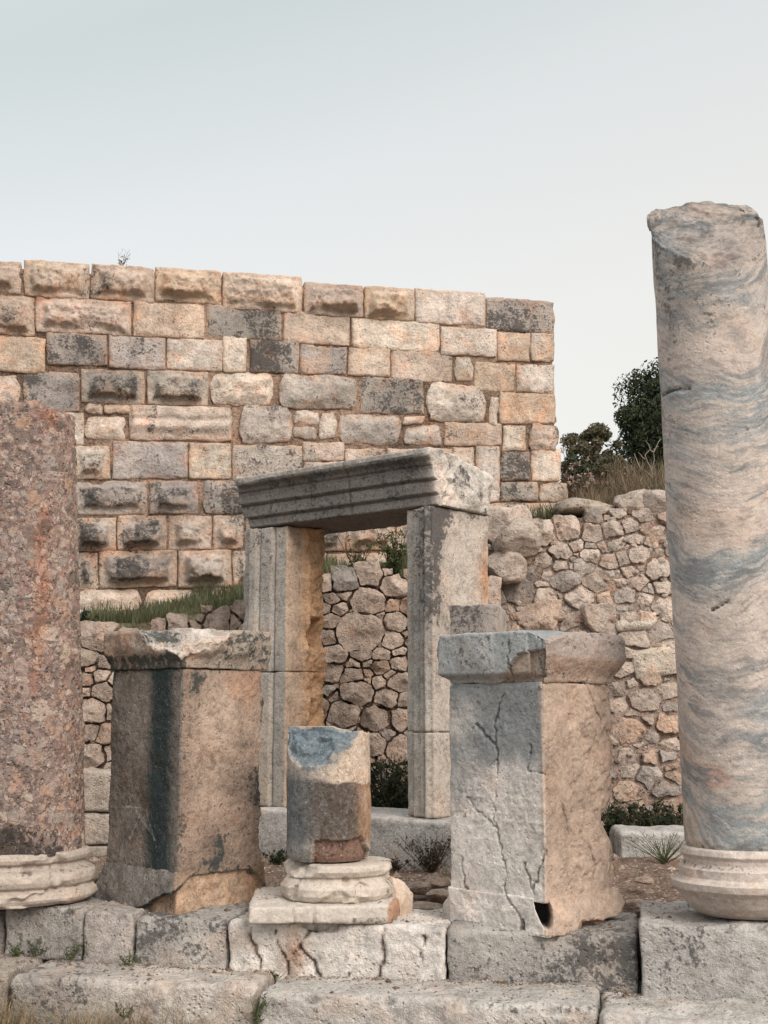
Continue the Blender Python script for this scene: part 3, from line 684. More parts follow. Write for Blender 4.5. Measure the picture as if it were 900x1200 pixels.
#==OBJECTS==
# ------------------------------------------------------------------ doorway
TH = R(40); DC = at_y(510, 950, 8.8); DC = np.array([DC[0], 8.8, 0.0])
D = Frame(DC, TH)
Z_TH = 0.32
pj = lambda u, v: D.front(u, v)[0]
aL0, aL1, aR0 = pj(277, 700), pj(331, 700), pj(472, 640)
zl0, zl1 = D.front(505, 592)[1], D.front(500, 527)[1]
bT = D.side(577, 640)[0]            # thickness of the frame (negative b)
bTl = -0.42
door = thing('marble_doorway', tuple(DC + D.A * (aL0 / 2)), 'ruined marble doorway with moulded grey lintel standing before the rubble wall', 'doorway')
def to_mesh(name, V, F, mat, fr, parent, tint, grime, **kw):
    return build(name, fr.w(V), F, mat, parent, tint=tint, grime=grime, flip=True, **kw)
SPG = np.array((0.36, 0.335, 0.30)); PALE = np.array((0.52, 0.46, 0.39))
def jamb(a0, a1, b0, z0, z1, zj, right):
    obj0 = None
    for k, (za, zb) in enumerate(((zj + 0.003, z1), (z0, zj - 0.003))):
        box = (a0, a1, b0, 0.0, za, zb)
        V, F = dbox(*box, 0.008, 0.012, 0.014, rad=0.008)
        w = a1 - a0; q = (V[:, 0] - a0) / w
        if not right: q = 1 - q          # q = 0 at the opening, 1 at the outer edge
        qq = q + 0.004 * fbm(V, 8, 3, seed=3)
        prof = 0.028 * sstep(0.27, 0.29, qq) - 0.016 * np.exp(-((qq - 0.26) / 0.015) ** 2) + 0.028 * sstep(0.55, 0.57, qq) - 0.016 * np.exp(-((qq - 0.54) / 0.015) ** 2) + 0.04 * np.exp(-((qq - 0.84) / 0.055) ** 2) - 0.02 * np.exp(-((qq - 0.74) / 0.02) ** 2)
        if not right: prof = prof * (q < 0.72) + (q >= 0.72) * (-0.03 + 0.03 * fbm(V, 7, 4, seed=6))
        fr_ = sstep(0.7, 1.0, 1 - V[:, 1] / b0)
        V[:, 1] += fr_ * (prof - 0.045)
        V0 = V.copy()
        V = rough(V, box, 0.006, 9, seed=11 + k)
        if not right:
            # inner reveal: its rear half is hacked rough and has two sockets
            rear = sstep(-0.20, -0.24, V0[:, 1] + 0.02 * fbm(V0, 6, 3, seed=5)) * (V0[:, 0] > a1 - 0.05)
            V[:, 0] += rear * (0.05 + 0.045 * fbm(V0, 9, 5, 0.6, seed=8))
            for (va, vb, ba, bb) in ((724, 757, -0.25, -0.40), (820, 850, -0.25, -0.31)):
                zt, zb_ = D.side(352, va, aL1)[1], D.side(352, vb, aL1)[1]
                s_ = (V0[:, 0] > a1 - 0.02) * (V0[:, 1] < ba) * (V0[:, 1] > bb) * (V0[:, 2] < zt) * (V0[:, 2] > zb_)
                V[:, 0] -= s_ * 0.13
        else:
            # ragged outer rear edge of the end face
            rear = sstep(0.10, 0.0, V0[:, 1] - b0 + 0.05 * fbm(V0, 5, 4, seed=4)) * (V0[:, 0] > a1 - 0.05)
            V[:, 0] -= rear * 0.03; V[:, 1] += rear * 0.01
        P = V0; z = P[:, 2]
        side = (P[:, 0] > a1 - 0.012); front = P[:, 1] > -0.03
        top = sstep(1.5, 2.5, z)
        t = np.tile(SPG, (len(V), 1)) * (1 + 0.1 * fbm(P, 2.5, 3, seed=1))[:, None]
        if right:
            t = t * (1 - 0.0) + 0
            g = 0.05 + 0.42 * sstep(1.35, 2.0, z) * front + 0.30 * front * sstep(0.5, 0.9, q) * sstep(1.3, 1.7, z)
            t = np.where(side[:, None], np.array((0.47, 0.415, 0.36)), t)
            g = np.where(side, 0.08 + 0.75 * np.exp(-((P[:, 1] + 0.03) / 0.09) ** 2) * sstep(1.2, 2.0, z + 0.3 * fbm(P, 5, 3, seed=2)) + 0.55 * sstep(2.05, 2.4, z) * sstep(0.2, 0.0, -P[:, 1] - 0.1) + 0.3 * sstep(2.3, 2.42, z), g)
            orr = np.exp(-(((P[:, 1] - b0 - 0.06) / 0.10) ** 2 + ((z - D.side(565, 680)[1]) / 0.22) ** 2)) * side
            t = t * (1 - orr[:, None] * 0.9) + np.array((0.48, 0.24, 0.11)) * orr[:, None] * 0.9
            lowp = sstep(1.2, 0.8, z)[:, None] * front[:, None]; t = t * (1 - 0.5 * lowp) + PALE * 0.5 * lowp
        else:
            g = 0.12 + 0.2 * sstep(1.6, 2.3, z) * front
            t = np.where(side[:, None], np.array((0.45, 0.345, 0.26)), t)
            rr = sstep(-0.18, -0.24, P[:, 1])[:, None] * side[:, None]; t = t * (1 - rr) + np.array((0.50, 0.315, 0.185)) * rr
            g = np.where(side, 0.0, g)
            t = np.where((front & (q > 0.72))[:, None], np.array((0.42, 0.39, 0.345)), t)
            lowp = sstep(1.4, 0.9, z)[:, None] * front[:, None]; t = t * (1 - 0.6 * lowp) + np.array((0.46, 0.38, 0.30)) * 0.6 * lowp
        nm = 'jamb' if k == 0 else 'lower_block'
        ob = to_mesh(nm, V, F, M_door, D, door if k == 0 else obj0, t, g, label=None)
        if k == 0: obj0 = ob; ob['label'] = ('doorway jamb with a pale speckled end face, below the lintel end' if right else 'doorway jamb with orange inner reveal and square sockets')
jamb(aL0, aL1, bTl, Z_TH, zl0 - 0.006, D.front(320, 787)[1], False)
jamb(aR0, 0.0, bT, Z_TH, zl0 - 0.006, D.front(495, 858)[1], True)
# lintel
aLL = D.front(279, 566)[0]
box = (aLL - 0.02, 0.0, bT * 0.96, 0.0, zl0, zl1)
V, F = dbox(*box, 0.012, 0.014, 0.008, rad=0.012)
tz = (V[:, 2] - zl0) / (zl1 - zl0) + 0.006 * fbm(V, 4, 3, seed=2)
prof = 0.012 * sstep(0.0, 0.02, tz) + 0.020 * sstep(0.20, 0.225, tz) - 0.02 * np.exp(-((tz - 0.19) / 0.015) ** 2) + 0.020 * sstep(0.46, 0.48, tz) - 0.02 * np.exp(-((tz - 0.45) / 0.015) ** 2) + 0.016 * sstep(0.66, 0.68, tz) - 0.025 * np.exp(-((tz - 0.70) / 0.02) ** 2) + 0.040 * sstep(0.76, 0.86, tz) ** 1.3
wf = sstep(0.6, 1.0, 1 - V[:, 1] / (bT * 0.96))
nearend = sstep(-0.02, -0.10, V[:, 0])
V0 = V.copy()
V[:, 1] += wf * (prof - 0.03)
V = rough(V, box, 0.008, 8, seed=21)
# broken left end (only the cornice lip reaches full length), split block at the right end
V, m1_ = cut(V, (D.front(289, 604)[0], 0, zl0 + 0.04), (-1, 0, -0.22), 0.05, 6, seed=3)
V, m2_ = cut(V, (0.0, bT * 0.55, zl1 - 0.05), (0.55, -0.15, 0.9), 0.03, 5, seed=4)
endf = sstep(-0.05, 0.0, V0[:, 0])
V[:, 0] += endf * (0.03 + 0.05 * fbm(V0, 3.2, 5, 0.55, seed=31))
gro = seg_dist(np.column_stack([V0[:, 1], V0[:, 2]]), [D.side(u, v) for u, v in ((521, 527), (528, 548), (522, 560), (527, 566), (512, 590))])
V[:, 0] -= endf * 0.035 * sstep(0.022, 0.0, gro)
cr = np.abs(V0[:, 0] - D.front(410, 560)[0] + 0.01 * fbm(V0, 9, 3, seed=1)); V[:, 1] -= wf * 0.02 * sstep(0.012, 0.0, cr)
g = 0.36 + 0.18 * sstep(0.68, 0.75, tz) * (tz < 0.9) - 0.5 * (tz > 0.9) - 0.55 * endf - 0.55 * m2_ - 0.3 * m1_ + 0.12 * fbm(V0, 3, 3, seed=8) - 0.35 * sstep(-0.16, -0.06, V0[:, 0]) * (1 - endf)
g = g + 0.7 * sstep(0.25, 0.45, fbm(V0, 5, 4, seed=44)) * endf * (V0[:, 1] < -0.2) + 0.6 * sstep(0.02, 0, gro) * endf
t = np.tile(np.array((0.19, 0.178, 0.163)) * 1.0, (len(V), 1)); lite = np.clip(endf + m2_ + (tz > 0.9) * 0.6, 0, 1)[:, None]
t = t * (1 - lite) + np.array((0.48, 0.445, 0.40)) * lite
to_mesh('lintel', V, F, M_door, D, door, t, g)
# threshold, long pale slab under the jambs
box = (pj(240, 960) - 0.25, 0.55, -0.60, 0.16, -0.12, Z_TH - 0.004)
V, F = dbox(*box, 0.016, 0.02, 0.016, rad=0.02); V = rough(V, box, 0.012, 5, seed=41)
to_mesh('threshold', V, F, M_door, D, door, np.array((0.42, 0.40, 0.37)), 0.02 + 0.4 * sstep(0.15, -0.02, V[:, 2]))
# cut block beside the doorway's right jamb
BK = Frame(at_y(519, 950, 8.95) * np.array([1, 1, 0]), R(12))
b0_ = BK.front(584, 740)[0]
blk = thing('stone_pier', tuple(BK.C + BK.A * 0.2), 'dark topped stone pier between the doorway and the grey altar', 'pier')
zt = BK.front(550, 709)[1]
for nm, za, zb in (('cap_block', zt - 0.30, zt), ('shaft', 0.0, zt - 0.305)):
    box = (0.0, b0_, -0.5, 0.0, za, zb); V, F = dbox(*box, 0.014, 0.03, 0.014, rad=0.012); V = rough(V, box, 0.014, 6, seed=51)
    to_mesh(nm, V, F, M_door, BK, blk, np.array((0.34, 0.31, 0.28)), (0.62 if nm == 'cap_block' else 0.1) - 0.5 * sstep(0.26, 0.36, V[:, 0]) * (nm == 'cap_block'))

# ------------------------------------------------------------------ altars (square pedestals seen on the corner)
def solve_square(C, uL, uR, z=0.1):
    best = None
    for th in np.linspace(R(20), R(70), 201):
        for w in np.linspace(0.3, 1.1, 161):
            l = C[:2] + w * np.array([-math.cos(th), math.sin(th)]); r = C[:2] + w * np.array([math.sin(th), math.cos(th)])
            f = lambda p: 450 + FPX * p[0] / (p[1] * cp_ + (z - EYE) * sp_)
            e = abs(f(l) - uL) + abs(f(r) - uR)
            if best is None or e < best[0]: best = (e, th, w)
    return best[1], best[2]
def altar_box(fr, w, z0, z1, step=0.007, rad=0.012):
    return dbox(-w, 0, -w, 0, z0, z1, step, step, step, rad)
# --- left altar
CL = at_y(206, 1068, 6.60); th, wL = solve_square(CL, 127, 312, 0.7)
FL = Frame((CL[0], 6.60, 0.0), th)
altL = thing('altar', tuple(FL.C - FL.A * wL / 2 - FL.B * wL / 2), 'brown altar block with broken cap and dark teal stain down its left face', 'altar')
z_b, z_s = FL.front(170, 1016)[1], FL.front(170, 784)[1]; z_t = FL.front(150, 741)[1] + 0.01
def mould(V, fr_off):    # push all four sides out by fr_off (array)
    lo, hi = -1.0, 0.0
    return V
def push(V, w, off):
    c = -w / 2; q = (V[:, :2] - c) / (w / 2); m = np.maximum(np.abs(q[:, 0]), np.abs(q[:, 1]))
    V[:, :2] = c + (V[:, :2] - c) * (1 + off / (w / 2) * (m > 0.2))[:, None]
    return V
def weather(V, w, z0, z1, amp, s, seed): return rough(V, (-w, 0, -w, 0, z0, z1), amp, s, seed)
# base
V, F = altar_box(FL, wL, 0.0, z_b, rad=0.004); V0 = V.copy(); z = V0[:, 2] / z_b
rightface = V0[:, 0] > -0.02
lineL = np.interp(V0[:, 0], [-wL, -wL * 0.55, 0], [0.10, 0.13, 0.62]) * z_b; lineR = np.interp(-V0[:, 1], [0, wL * 0.3, wL * 0.75, wL], [0.62, 1.02, 1.0, 0.5]) * z_b
# broken away below an irregular line: sound moulding above it, raw core below
bound = np.where(rightface | (V0[:, 1] < -wL + 0.02), lineR, lineL) + 0.02 * fbm(V0, 7, 4, seed=5)
off = 0.045 * np.sin(np.clip(1 - z, 0, 1) * math.pi * 0.62)
core = V0[:, 2] < bound
offc = -0.022 + 0.012 * fbm(V0, 5, 4, seed=6)
V = push(V, wL, np.where(core, offc + 0.012 * (1 - z), off * np.where(V0[:, 1] < -wL * 0.8, 0.15, 1))); V = weather(V, wL, 0, z_b, 0.010, 9, 61)
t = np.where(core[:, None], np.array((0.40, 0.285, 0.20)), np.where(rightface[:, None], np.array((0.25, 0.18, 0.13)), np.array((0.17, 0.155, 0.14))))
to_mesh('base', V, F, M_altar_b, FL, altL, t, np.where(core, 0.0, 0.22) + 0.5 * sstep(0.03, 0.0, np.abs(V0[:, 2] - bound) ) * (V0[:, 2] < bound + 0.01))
# shaft
V, F = altar_box(FL, wL, z_b - 0.03, z_s, rad=0.006); V0 = V.copy()
V = push(V, wL, -0.004 - 0.006 * sstep(z_s - 0.02, z_s, V0[:, 2]) + 0.003 * sstep(z_b + 0.12, z_b, V0[:, 2])); V = weather(V, wL, z_b, z_s, 0.006, 6, 62); V = weather(V, wL, z_b, z_s, 0.003, 40, 63)
# ragged rear edge of the right face
rg_ = sstep(0.05, 0.0, V0[:, 1] + wL + 0.035 * fbm(V0, 9, 4, seed=9)) * (V0[:, 0] > -0.1); V[:, 0] -= rg_ * 0.03; V[:, 1] += rg_ * 0.015
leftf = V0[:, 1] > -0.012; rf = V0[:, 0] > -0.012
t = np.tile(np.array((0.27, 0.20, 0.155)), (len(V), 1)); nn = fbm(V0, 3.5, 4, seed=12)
t = t * (1 + 0.20 * nn)[:, None]; t = np.where(leftf[:, None], np.array((0.165, 0.145, 0.127)) * (1 + 0.15 * nn)[:, None], t)  # left face darker: partly patina, partly its shade put into the tint
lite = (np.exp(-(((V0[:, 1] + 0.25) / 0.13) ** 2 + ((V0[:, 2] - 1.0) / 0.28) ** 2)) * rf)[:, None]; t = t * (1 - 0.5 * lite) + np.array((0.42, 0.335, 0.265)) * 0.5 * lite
sa = FL.front(187, 900)[0]; sw = 0.105 + 0.02 * fbm(V0 * np.array([0, 0, 1]), 3, 2, seed=3)
stain = sstep(sw * 1.45, sw * 0.35, np.abs(V0[:, 0] - sa - 0.01 * (1.2 - V0[:, 2]) + 0.012 * fbm(V0, 6, 3, seed=4))) * leftf
st2 = (stain * 0.92)[:, None]; t = t * (1 - st2) + np.array((0.020, 0.034, 0.036)) * st2
g = 0.12 + stain * 0.42 + 0.45 * leftf * sstep(z_s - 0.09, z_s, V0[:, 2]) + 0.25 * leftf * sstep(0.07, 0, V0[:, 0] + wL)
g = g + rf * (0.75 * np.exp(-(((V0[:, 1] + 0.11) / 0.05) ** 2 + ((V0[:, 2] - (z_s - 0.10)) / 0.10) ** 2)) + 0.55 * sstep(0.0, 0.4, fbm(V0, 3, 5, 0.6, seed=30)) * sstep(0.0, 0.5, -V0[:, 1] / wL) - 0.05)
g = g + rf * 0.32 * np.exp(-(((V0[:, 1] + 0.3) / 0.09) ** 2 + ((V0[:, 2] - 0.42) / 0.17) ** 2))
for (p, q) in (((146, 945), (163, 947)), ((158, 950), (178, 978)), ((171, 950), (181, 985)), ((163, 955), (150, 985))):
    d = seg_dist(V0[:, [0, 2]], [FL.front(*p), FL.front(*q)]); k = (sstep(0.008, 0.0, d) * leftf)[:, None]; t = t * (1 - 0.7 * k) + np.array((0.40, 0.37, 0.33)) * 0.7 * k
eg = np.minimum(np.minimum(z_s - V0[:, 2], V0[:, 2] - z_b), np.minimum(-V0[:, 1], V0[:, 1] + wL)); g = g + rf * 0.38 * sstep(0.09, 0.0, eg + 0.05 * fbm(V0, 6, 4, seed=77))
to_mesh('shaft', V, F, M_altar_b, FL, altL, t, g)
# cap
V, F = altar_box(FL, wL, z_s, z_t, rad=0.006); V0 = V.copy(); zz = (V0[:, 2] - z_s) / (z_t - z_s)
off = 0.004 + (0.034 * sstep(0.05, 0.55, zz) - 0.012 * sstep(0.9, 1.0, zz)) * (1 - 0.75 * sstep(0.7, 1.0, -V0[:, 1] / wL))
V = push(V, wL, off); V = weather(V, wL, z_s, z_t, 0.010, 8, 64)
bt = (V0[:, 0] > -0.03) * sstep(0.12, 0.3, zz); V[:, 0] += bt * 0.018 * fbm(V0, 12, 4, 0.6, seed=71)
V, mc = cut(V, (0.03, 0.03, z_s + 0.035), (0.42, 0.50, 1.0), 0.05, 7, seed=72)
t = np.tile(np.array((0.30, 0.25, 0.205)), (len(V), 1)); t = np.where(mc[:, None], np.array((0.40, 0.365, 0.325)), t)
lf = V0[:, 1] > -0.03
g = np.where(mc, 0.85 * sstep(-0.45, 0.1, fbm(V0, 5, 4, seed=73)) * sstep(-0.03, -0.10, V0[:, 0] - V0[:, 1] * 0.35) - 0.10, 0.12 + 0.75 * lf * sstep(0.45, 0.28, zz) + 0.42 * sstep(-0.05, 0.25, fbm(V0, 5, 4, seed=74)) * (V0[:, 0] > -0.05))
to_mesh('cap', V, F, M_altar_b, FL, altL, t, g, label='broken moulded cap with a pale fractured top')

# --- right altar
CR = at_y(640, 1098, 6.10); th, wR = solve_square(CR, 526, 722, 0.7)
FR = Frame((CR[0], 6.10, CR[2]), th)
altR = thing('altar', tuple(FR.C - FR.A * wR / 2 - FR.B * wR / 2), 'cracked altar block with grey left face and tan right face, nearest the veined column', 'altar')
fz = lambda u, v: FR.front(u, v)[1] + 0.0
def FRl(u, v): a_, z_ = FR.front(u, v); return np.array([a_, z_ - FR.C[2]])
def FRs(u, v): b_, z_ = FR.side(u, v); return np.array([b_, z_ - FR.C[2]])
zb, zs, zt = FRl(600, 1046)[1], FRl(600, 797)[1], FRl(600, 737)[1]
cracks_f = [[(601, 745), (598, 790), (586, 820), (579, 850), (583, 880), (580, 920), (578, 955), (585, 990), (593, 1020), (592, 1045)], [(548, 932), (562, 950), (580, 968)], [(566, 900), (583, 885)], [(556, 845), (572, 862), (580, 868)], [(594, 1046), (608, 1070), (611, 1095)], [(625, 1040), (640, 990), (641, 940)], [(622, 870), (618, 900), (640, 905)], [(625, 1045), (614, 1010)], [(538, 1000), (545, 1040)]]
cracks_s = [[(688, 797), (700, 830), (715, 855), (718, 880)], [(715, 858), (722, 905)], [(700, 860), (695, 880)], [(696, 1030), (700, 1012), (690, 985)], [(712, 1015), (718, 990)], [(660, 940), (672, 985)]]
def crackmask(V0, fr_front, fr_side, wdt=0.006):
    d = np.full(len(V0), 9.0)
    for L_ in cracks_f:
        q = V0[:, [0, 2]] + np.column_stack([fbm(V0, 30, 3, seed=2), fbm(V0, 30, 3, seed=3)]) * 0.012
        d = np.where(fr_front, np.minimum(d, seg_dist(q, [FRl(*p) for p in L_])), d)
    for L_ in cracks_s:
        q = V0[:, [1, 2]] + np.column_stack([fbm(V0, 30, 3, seed=2), fbm(V0, 30, 3, seed=3)]) * 0.008
        d = np.where(fr_side, np.minimum(d, seg_dist(q, [FRs(*p) for p in L_])), d)
    return d
def pushin(V, V0, k, lf, rf):
    V[:, 1] -= k * lf; V[:, 0] -= k * rf * (~lf)
    return V
for part in ('base', 'shaft', 'cap'):
    za, zc = dict(base=(0, zb), shaft=(zb - 0.02, zs), cap=(zs, zt))[part]
    V, F = dbox(-wR, 0, -wR, 0, za, zc, 0.006, 0.006, 0.006, 0.003 if part != 'cap' else 0.012); V0 = V.copy(); zz = (V0[:, 2] - za) / (zc - za)
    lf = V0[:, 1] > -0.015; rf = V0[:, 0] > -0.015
    if part == 'base':
        off = np.where(lf & ~rf, 0.004, 0.035 * sstep(1.0, 0.35, zz)) * np.where(rf, sstep(0.0, 0.12, -V0[:, 1]), 1)
    elif part == 'shaft':
        off = -0.004 - 0.006 * sstep(0.97, 1.0, zz)
    else:
        off = np.where(lf, 0.018 * sstep(0.05, 0.2, zz), 0.050 * sstep(0.06, 0.55, zz) - 0.01 * sstep(0.85, 1, zz))
        off = off * np.where(lf & (V0[:, 0] < -wR * 0.9), 1.0, 1.0) + 0.022 * lf * (V0[:, 0] < -0.08) * sstep(0.05, 0.2, zz)
        off = off - 0.0
    V = push(V, wR, off * np.ones(len(V)))
    V = weather(V, wR, za, zc, 0.005 if part == 'shaft' else 0.010, 7, 81); V = weather(V, wR, za, zc, 0.0022, 45, 82)
    d = crackmask(V0, lf, rf); k = sstep(0.0062, 0.0005, d - 0.003 * fbm(V0, 5, 3, seed=5) - 0.002 * fbm(V0, 40, 2, seed=6)) * sstep(-0.9, -0.4, fbm(V0, 9, 2, seed=6))
    V = pushin(V, V0, k * 0.014, lf, rf)
    nn = fbm(V0, 3, 4, seed=83); gl = FR.C[2] + V0[:, 2]
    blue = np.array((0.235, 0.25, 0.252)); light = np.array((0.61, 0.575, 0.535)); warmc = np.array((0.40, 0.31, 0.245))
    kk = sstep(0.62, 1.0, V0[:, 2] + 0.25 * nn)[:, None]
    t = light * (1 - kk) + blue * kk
    t = np.where((rf & ~lf)[:, None], warmc * (1 + 0.12 * nn)[:, None], t)  # warmer right face: partly patina, partly the side light painted in
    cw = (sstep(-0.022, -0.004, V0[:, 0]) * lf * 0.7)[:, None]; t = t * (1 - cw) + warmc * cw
    t = t * (1 - 0.6 * k[:, None]) + np.array((0.07, 0.05, 0.04)) * 0.6 * k[:, None]
    g = np.where(lf, 0.02 + 0.20 * sstep(0.8, 1.1, V0[:, 2]) + 0.12 * nn, -0.05)
    if part == 'shaft':
        # weathered letters: shallow rows of strokes
        rows = np.abs(((V0[:, 2] / 0.036) % 1.0) - 0.5) * 2
        st = fbm(V0 * np.array([1, 0, 0.35]), 120, 2, seed=90); ins = sstep(0.12, 0.3, st) * sstep(0.75, 0.5, rows) * lf * sstep(0.10, 0.25, V0[:, 0] * 0 + 0.3) * (V0[:, 2] > zb + 0.28)
        fade = sstep(-0.25, 0.25, fbm(V0, 4, 3, seed=91) + 0.15)
        V[:, 1] -= ins * fade * 0.0035; g = g + ins * fade * 0.22
        r1 = sstep(0.06, 0.5, fbm(V0, 20, 3, seed=88)) * rf * (V0[:, 1] < -wR * 0.35); V[:, 0] -= r1 * 0.010
        bite = np.exp(-(((V0[:, 1] + wR) / 0.10) ** 2 + ((V0[:, 2] - FRs(722, 958)[1]) / 0.09) ** 2)) * (V0[:, 0] > -0.3); V[:, 0] -= bite * 0.05; V[:, 1] += bite * 0.03
        rg_ = sstep(0.05, 0.0, V0[:, 1] + wR + 0.03 * fbm(V0, 7, 4, seed=9)) * (V0[:, 0] > -0.1); V[:, 0] -= rg_ * 0.02
        g = g + 0.5 * rf * np.exp(-(((V0[:, 1] - FRs(718, 865)[0]) / 0.05) ** 2 + ((V0[:, 2] - FRs(718, 865)[1]) / 0.06) ** 2))
    if part == 'base':
        c = FRl(637, 1062); pm = np.where(V0[:, 1] >= V0[:, 0], V0[:, 0], -V0[:, 1]); pm = np.where(lf, V0[:, 0], -V0[:, 1]); e_ = ((pm - c[0] - (V0[:, 2] - c[1]) * -0.30) / 0.050) ** 2 + ((V0[:, 2] - c[1]) / 0.090) ** 2
        hole = sstep(1.15, 0.75, e_) * (lf | rf); V[:, 1] -= hole * 0.12; V[:, 0] -= hole * 0.12; t = t * (1 - 0.93 * hole[:, None]); g = g + hole * 1.2
        c = FRl(611, 1084); e_ = ((V0[:, 0] - c[0]) / 0.016) ** 2 + ((V0[:, 2] - c[1]) / 0.04) ** 2; h2 = sstep(1.15, 0.7, e_) * lf; V[:, 1] -= h2 * 0.05; g = g + h2
        V, mc = cut(V, (0.045, -0.22, 0.03), (0.62, -0.12, -0.78), 0.035, 6, seed=85)
        t = np.where(mc[:, None], np.array((0.30, 0.20, 0.14)), t); g = g + 0.25 * mc
    if part == 'cap':
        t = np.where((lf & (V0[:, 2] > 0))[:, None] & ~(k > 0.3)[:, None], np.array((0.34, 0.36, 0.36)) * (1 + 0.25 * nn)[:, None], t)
        edge_ = np.interp(V0[:, 0], [-wR, -0.42 * wR, -0.22 * wR, 0], [-1, 0.0, 0.55, 0.62])
        chip = (lf & (zz < edge_ + 0.06 * nn)); V[:, 1] -= chip * 0.025
        t = np.where(chip[:, None] & ~(k > 0.3)[:, None], np.array((0.37, 0.30, 0.245)), t)
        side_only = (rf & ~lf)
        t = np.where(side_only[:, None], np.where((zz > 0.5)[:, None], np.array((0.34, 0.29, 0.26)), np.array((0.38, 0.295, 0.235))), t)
        g = g + 0.30 * side_only * sstep(0.35, 0.7, zz) + 0.25 * side_only * (zz < 0.5) + 0.12
        V, mc = cut(V, (-0.12, -0.0, zt - 0.005), (0.25, 0.15, 1), 0.03, 4, seed=86)
    V[:, 2] += 0.0
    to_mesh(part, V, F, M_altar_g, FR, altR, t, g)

# ------------------------------------------------------------------ columns
def lathe(cx, cy, prof, n=220, step=0.012, lean=(0, 0), cap_rings=14):
    """prof: [(z, r)] bottom to top, resampled; closed at the top"""
    prof = np.array(prof); seg = np.concatenate([[0], np.cumsum(np.linalg.norm(np.diff(prof, axis=0), axis=1))])
    m = max(4, int(seg[-1] / step)); q = np.linspace(0, seg[-1], m); q = np.unique(np.concatenate([q, seg]))
    z = np.interp(q, seg, prof[:, 0]); r = np.interp(q, seg, prof[:, 1])
    rr = np.linspace(1, 0.02, cap_rings + 1)[1:]
    z = np.concatenate([z, np.full(cap_rings, z[-1])]); r = np.concatenate([r, rr * r[-1]])
    th = np.linspace(0, 2 * math.pi, n, endpoint=False)
    V = np.stack([r[:, None] * np.cos(th), r[:, None] * np.sin(th), np.tile(z[:, None], (1, n))], -1).reshape(-1, 3)
    return V, grid_faces(len(z), n, wrap=True)
def radial(V, k):
    d = V * np.array([1, 1, 0]); ln = np.linalg.norm(d, axis=1, keepdims=True); return V + d / np.maximum(ln, 1e-6) * np.asarray(k)[:, None] * (ln > 0.05)
def place_col(V, cx, cy, cz, lean=(0, 0)):
    W = V.copy(); W[:, 0] += cx + lean[0] * V[:, 2]; W[:, 1] += cy + lean[1] * V[:, 2]; W[:, 2] += cz; return W
# right: veined marble
YC = 6.15
cxr = x_at(872, YC, 0.4); rB = 0.268
z0c = z_at(998, YC - rB)
zLt, zFr, zBk = z_at(262, YC), z_at(306, YC - rB), z_at(243, YC + rB)
H = zBk + 0.05 - z0c
xtop = x_at(831, YC, 3.3); lean = ((xtop - cxr) / (3.3 - z0c), 0.0)
colR = thing('veined_column', (cxr, YC, 0.05), 'tall grey and pink veined marble column with a slanting broken top', 'column')
V, F = lathe(0, 0, [(0, rB + 0.004), (0.05, rB), (H, rB * 1.045)], n=260, step=0.011, cap_rings=50)
V = radial(V, fbm(V, 4, 5, 0.5, seed=91) * 0.005); V0 = V.copy()
th_ = np.arctan2(V[:, 1], V[:, 0])
zcf = zFr - z0c; slp = (zBk - zFr) / (2 * rB)
V, mc = cut(V, (0, -rB, zcf), (-0.10, -slp, 1.0), 0.036, 6, seed=92)
dist = (V0 - np.array([0, -rB, zcf])) @ (np.array([-0.10, -slp, 1.0]) / np.linalg.norm([0.1, slp, 1]))
g = 0.02 + 0.30 * sstep(-0.45, -0.02, dist) * (~mc) + 0.35 * mc * sstep(-0.2, 0.3, fbm(V0, 6, 4, seed=93)) + 0.35 * sstep(-0.05, 0.0, dist) * (~mc)
g = g + 0.25 * sstep(0.05, 0.35, fbm(V0, 3.5, 4, seed=99)) * sstep(1.2, 2.6, V0[:, 2])
for pl_ in ([(779, 445), (786, 450), (810, 452)], [(835, 715), (852, 705)]):
    pts = [at_y(u, v, YC - rB * 0.9) for u, v in pl_]; pp = [(p[0] - cxr - lean[0] * (p[2] - z0c), p[2] - z0c) for p in pts]
    k = sstep(0.010, 0.0, seg_dist(V0[:, [0, 2]], pp)) * (V0[:, 1] < 0); V = radial(V, -k * 0.02); g = g + k
chip = sstep(0.03, 0.0, V0[:, 2] + 0.02 * fbm(V0, 9, 3, seed=94)); V = radial(V, -chip * 0.012); g = g + chip * 0.5
build('shaft', place_col(V, cxr, YC, z0c, lean), F, M_vein, colR, tint=np.where(mc[:, None], 0.68, 1.0) * np.ones(3), grime=g)
S_ = (YC - 0.3) / FPX
px = lambda v: z_at(v, YC - 0.3)
bp = [(px(1083), 50 * S_), (px(1078), 59 * S_), (px(1068), 70 * S_), (px(1054), 80 * S_), (px(1048), 86 * S_), (px(1040), 87 * S_), (px(1038), 81 * S_), (px(1034), 77 * S_), (px(1024), 77 * S_), (px(1022), 74 * S_), (px(1018), 70 * S_), (px(1012), 70 * S_), (px(1007), 73 * S_), (px(1002), 71.5 * S_), (px(999), 69 * S_)]
V, F = lathe(0, 0, bp, n=200, step=0.008); V = radial(V, fbm(V, 7, 5, seed=95) * 0.008 - 0.02 * sstep(0.35, 0.6, fbm(V, 6, 3, seed=97)))
V, _ = cut(V, (-0.20, -0.22, px(1062)), (-0.7, -0.55, -0.8), 0.02, 6, seed=96)
build('base', place_col(V, cxr - 0.004, YC, 0), F, M_base, colR, tint=np.array((0.46, 0.405, 0.36)), grime=0.05 + 0.4 * sstep(0.03, 0.0, np.abs(V[:, 2] - px(1019))) + 0.3 * sstep(px(1060), px(1080), V[:, 2]) * 0)
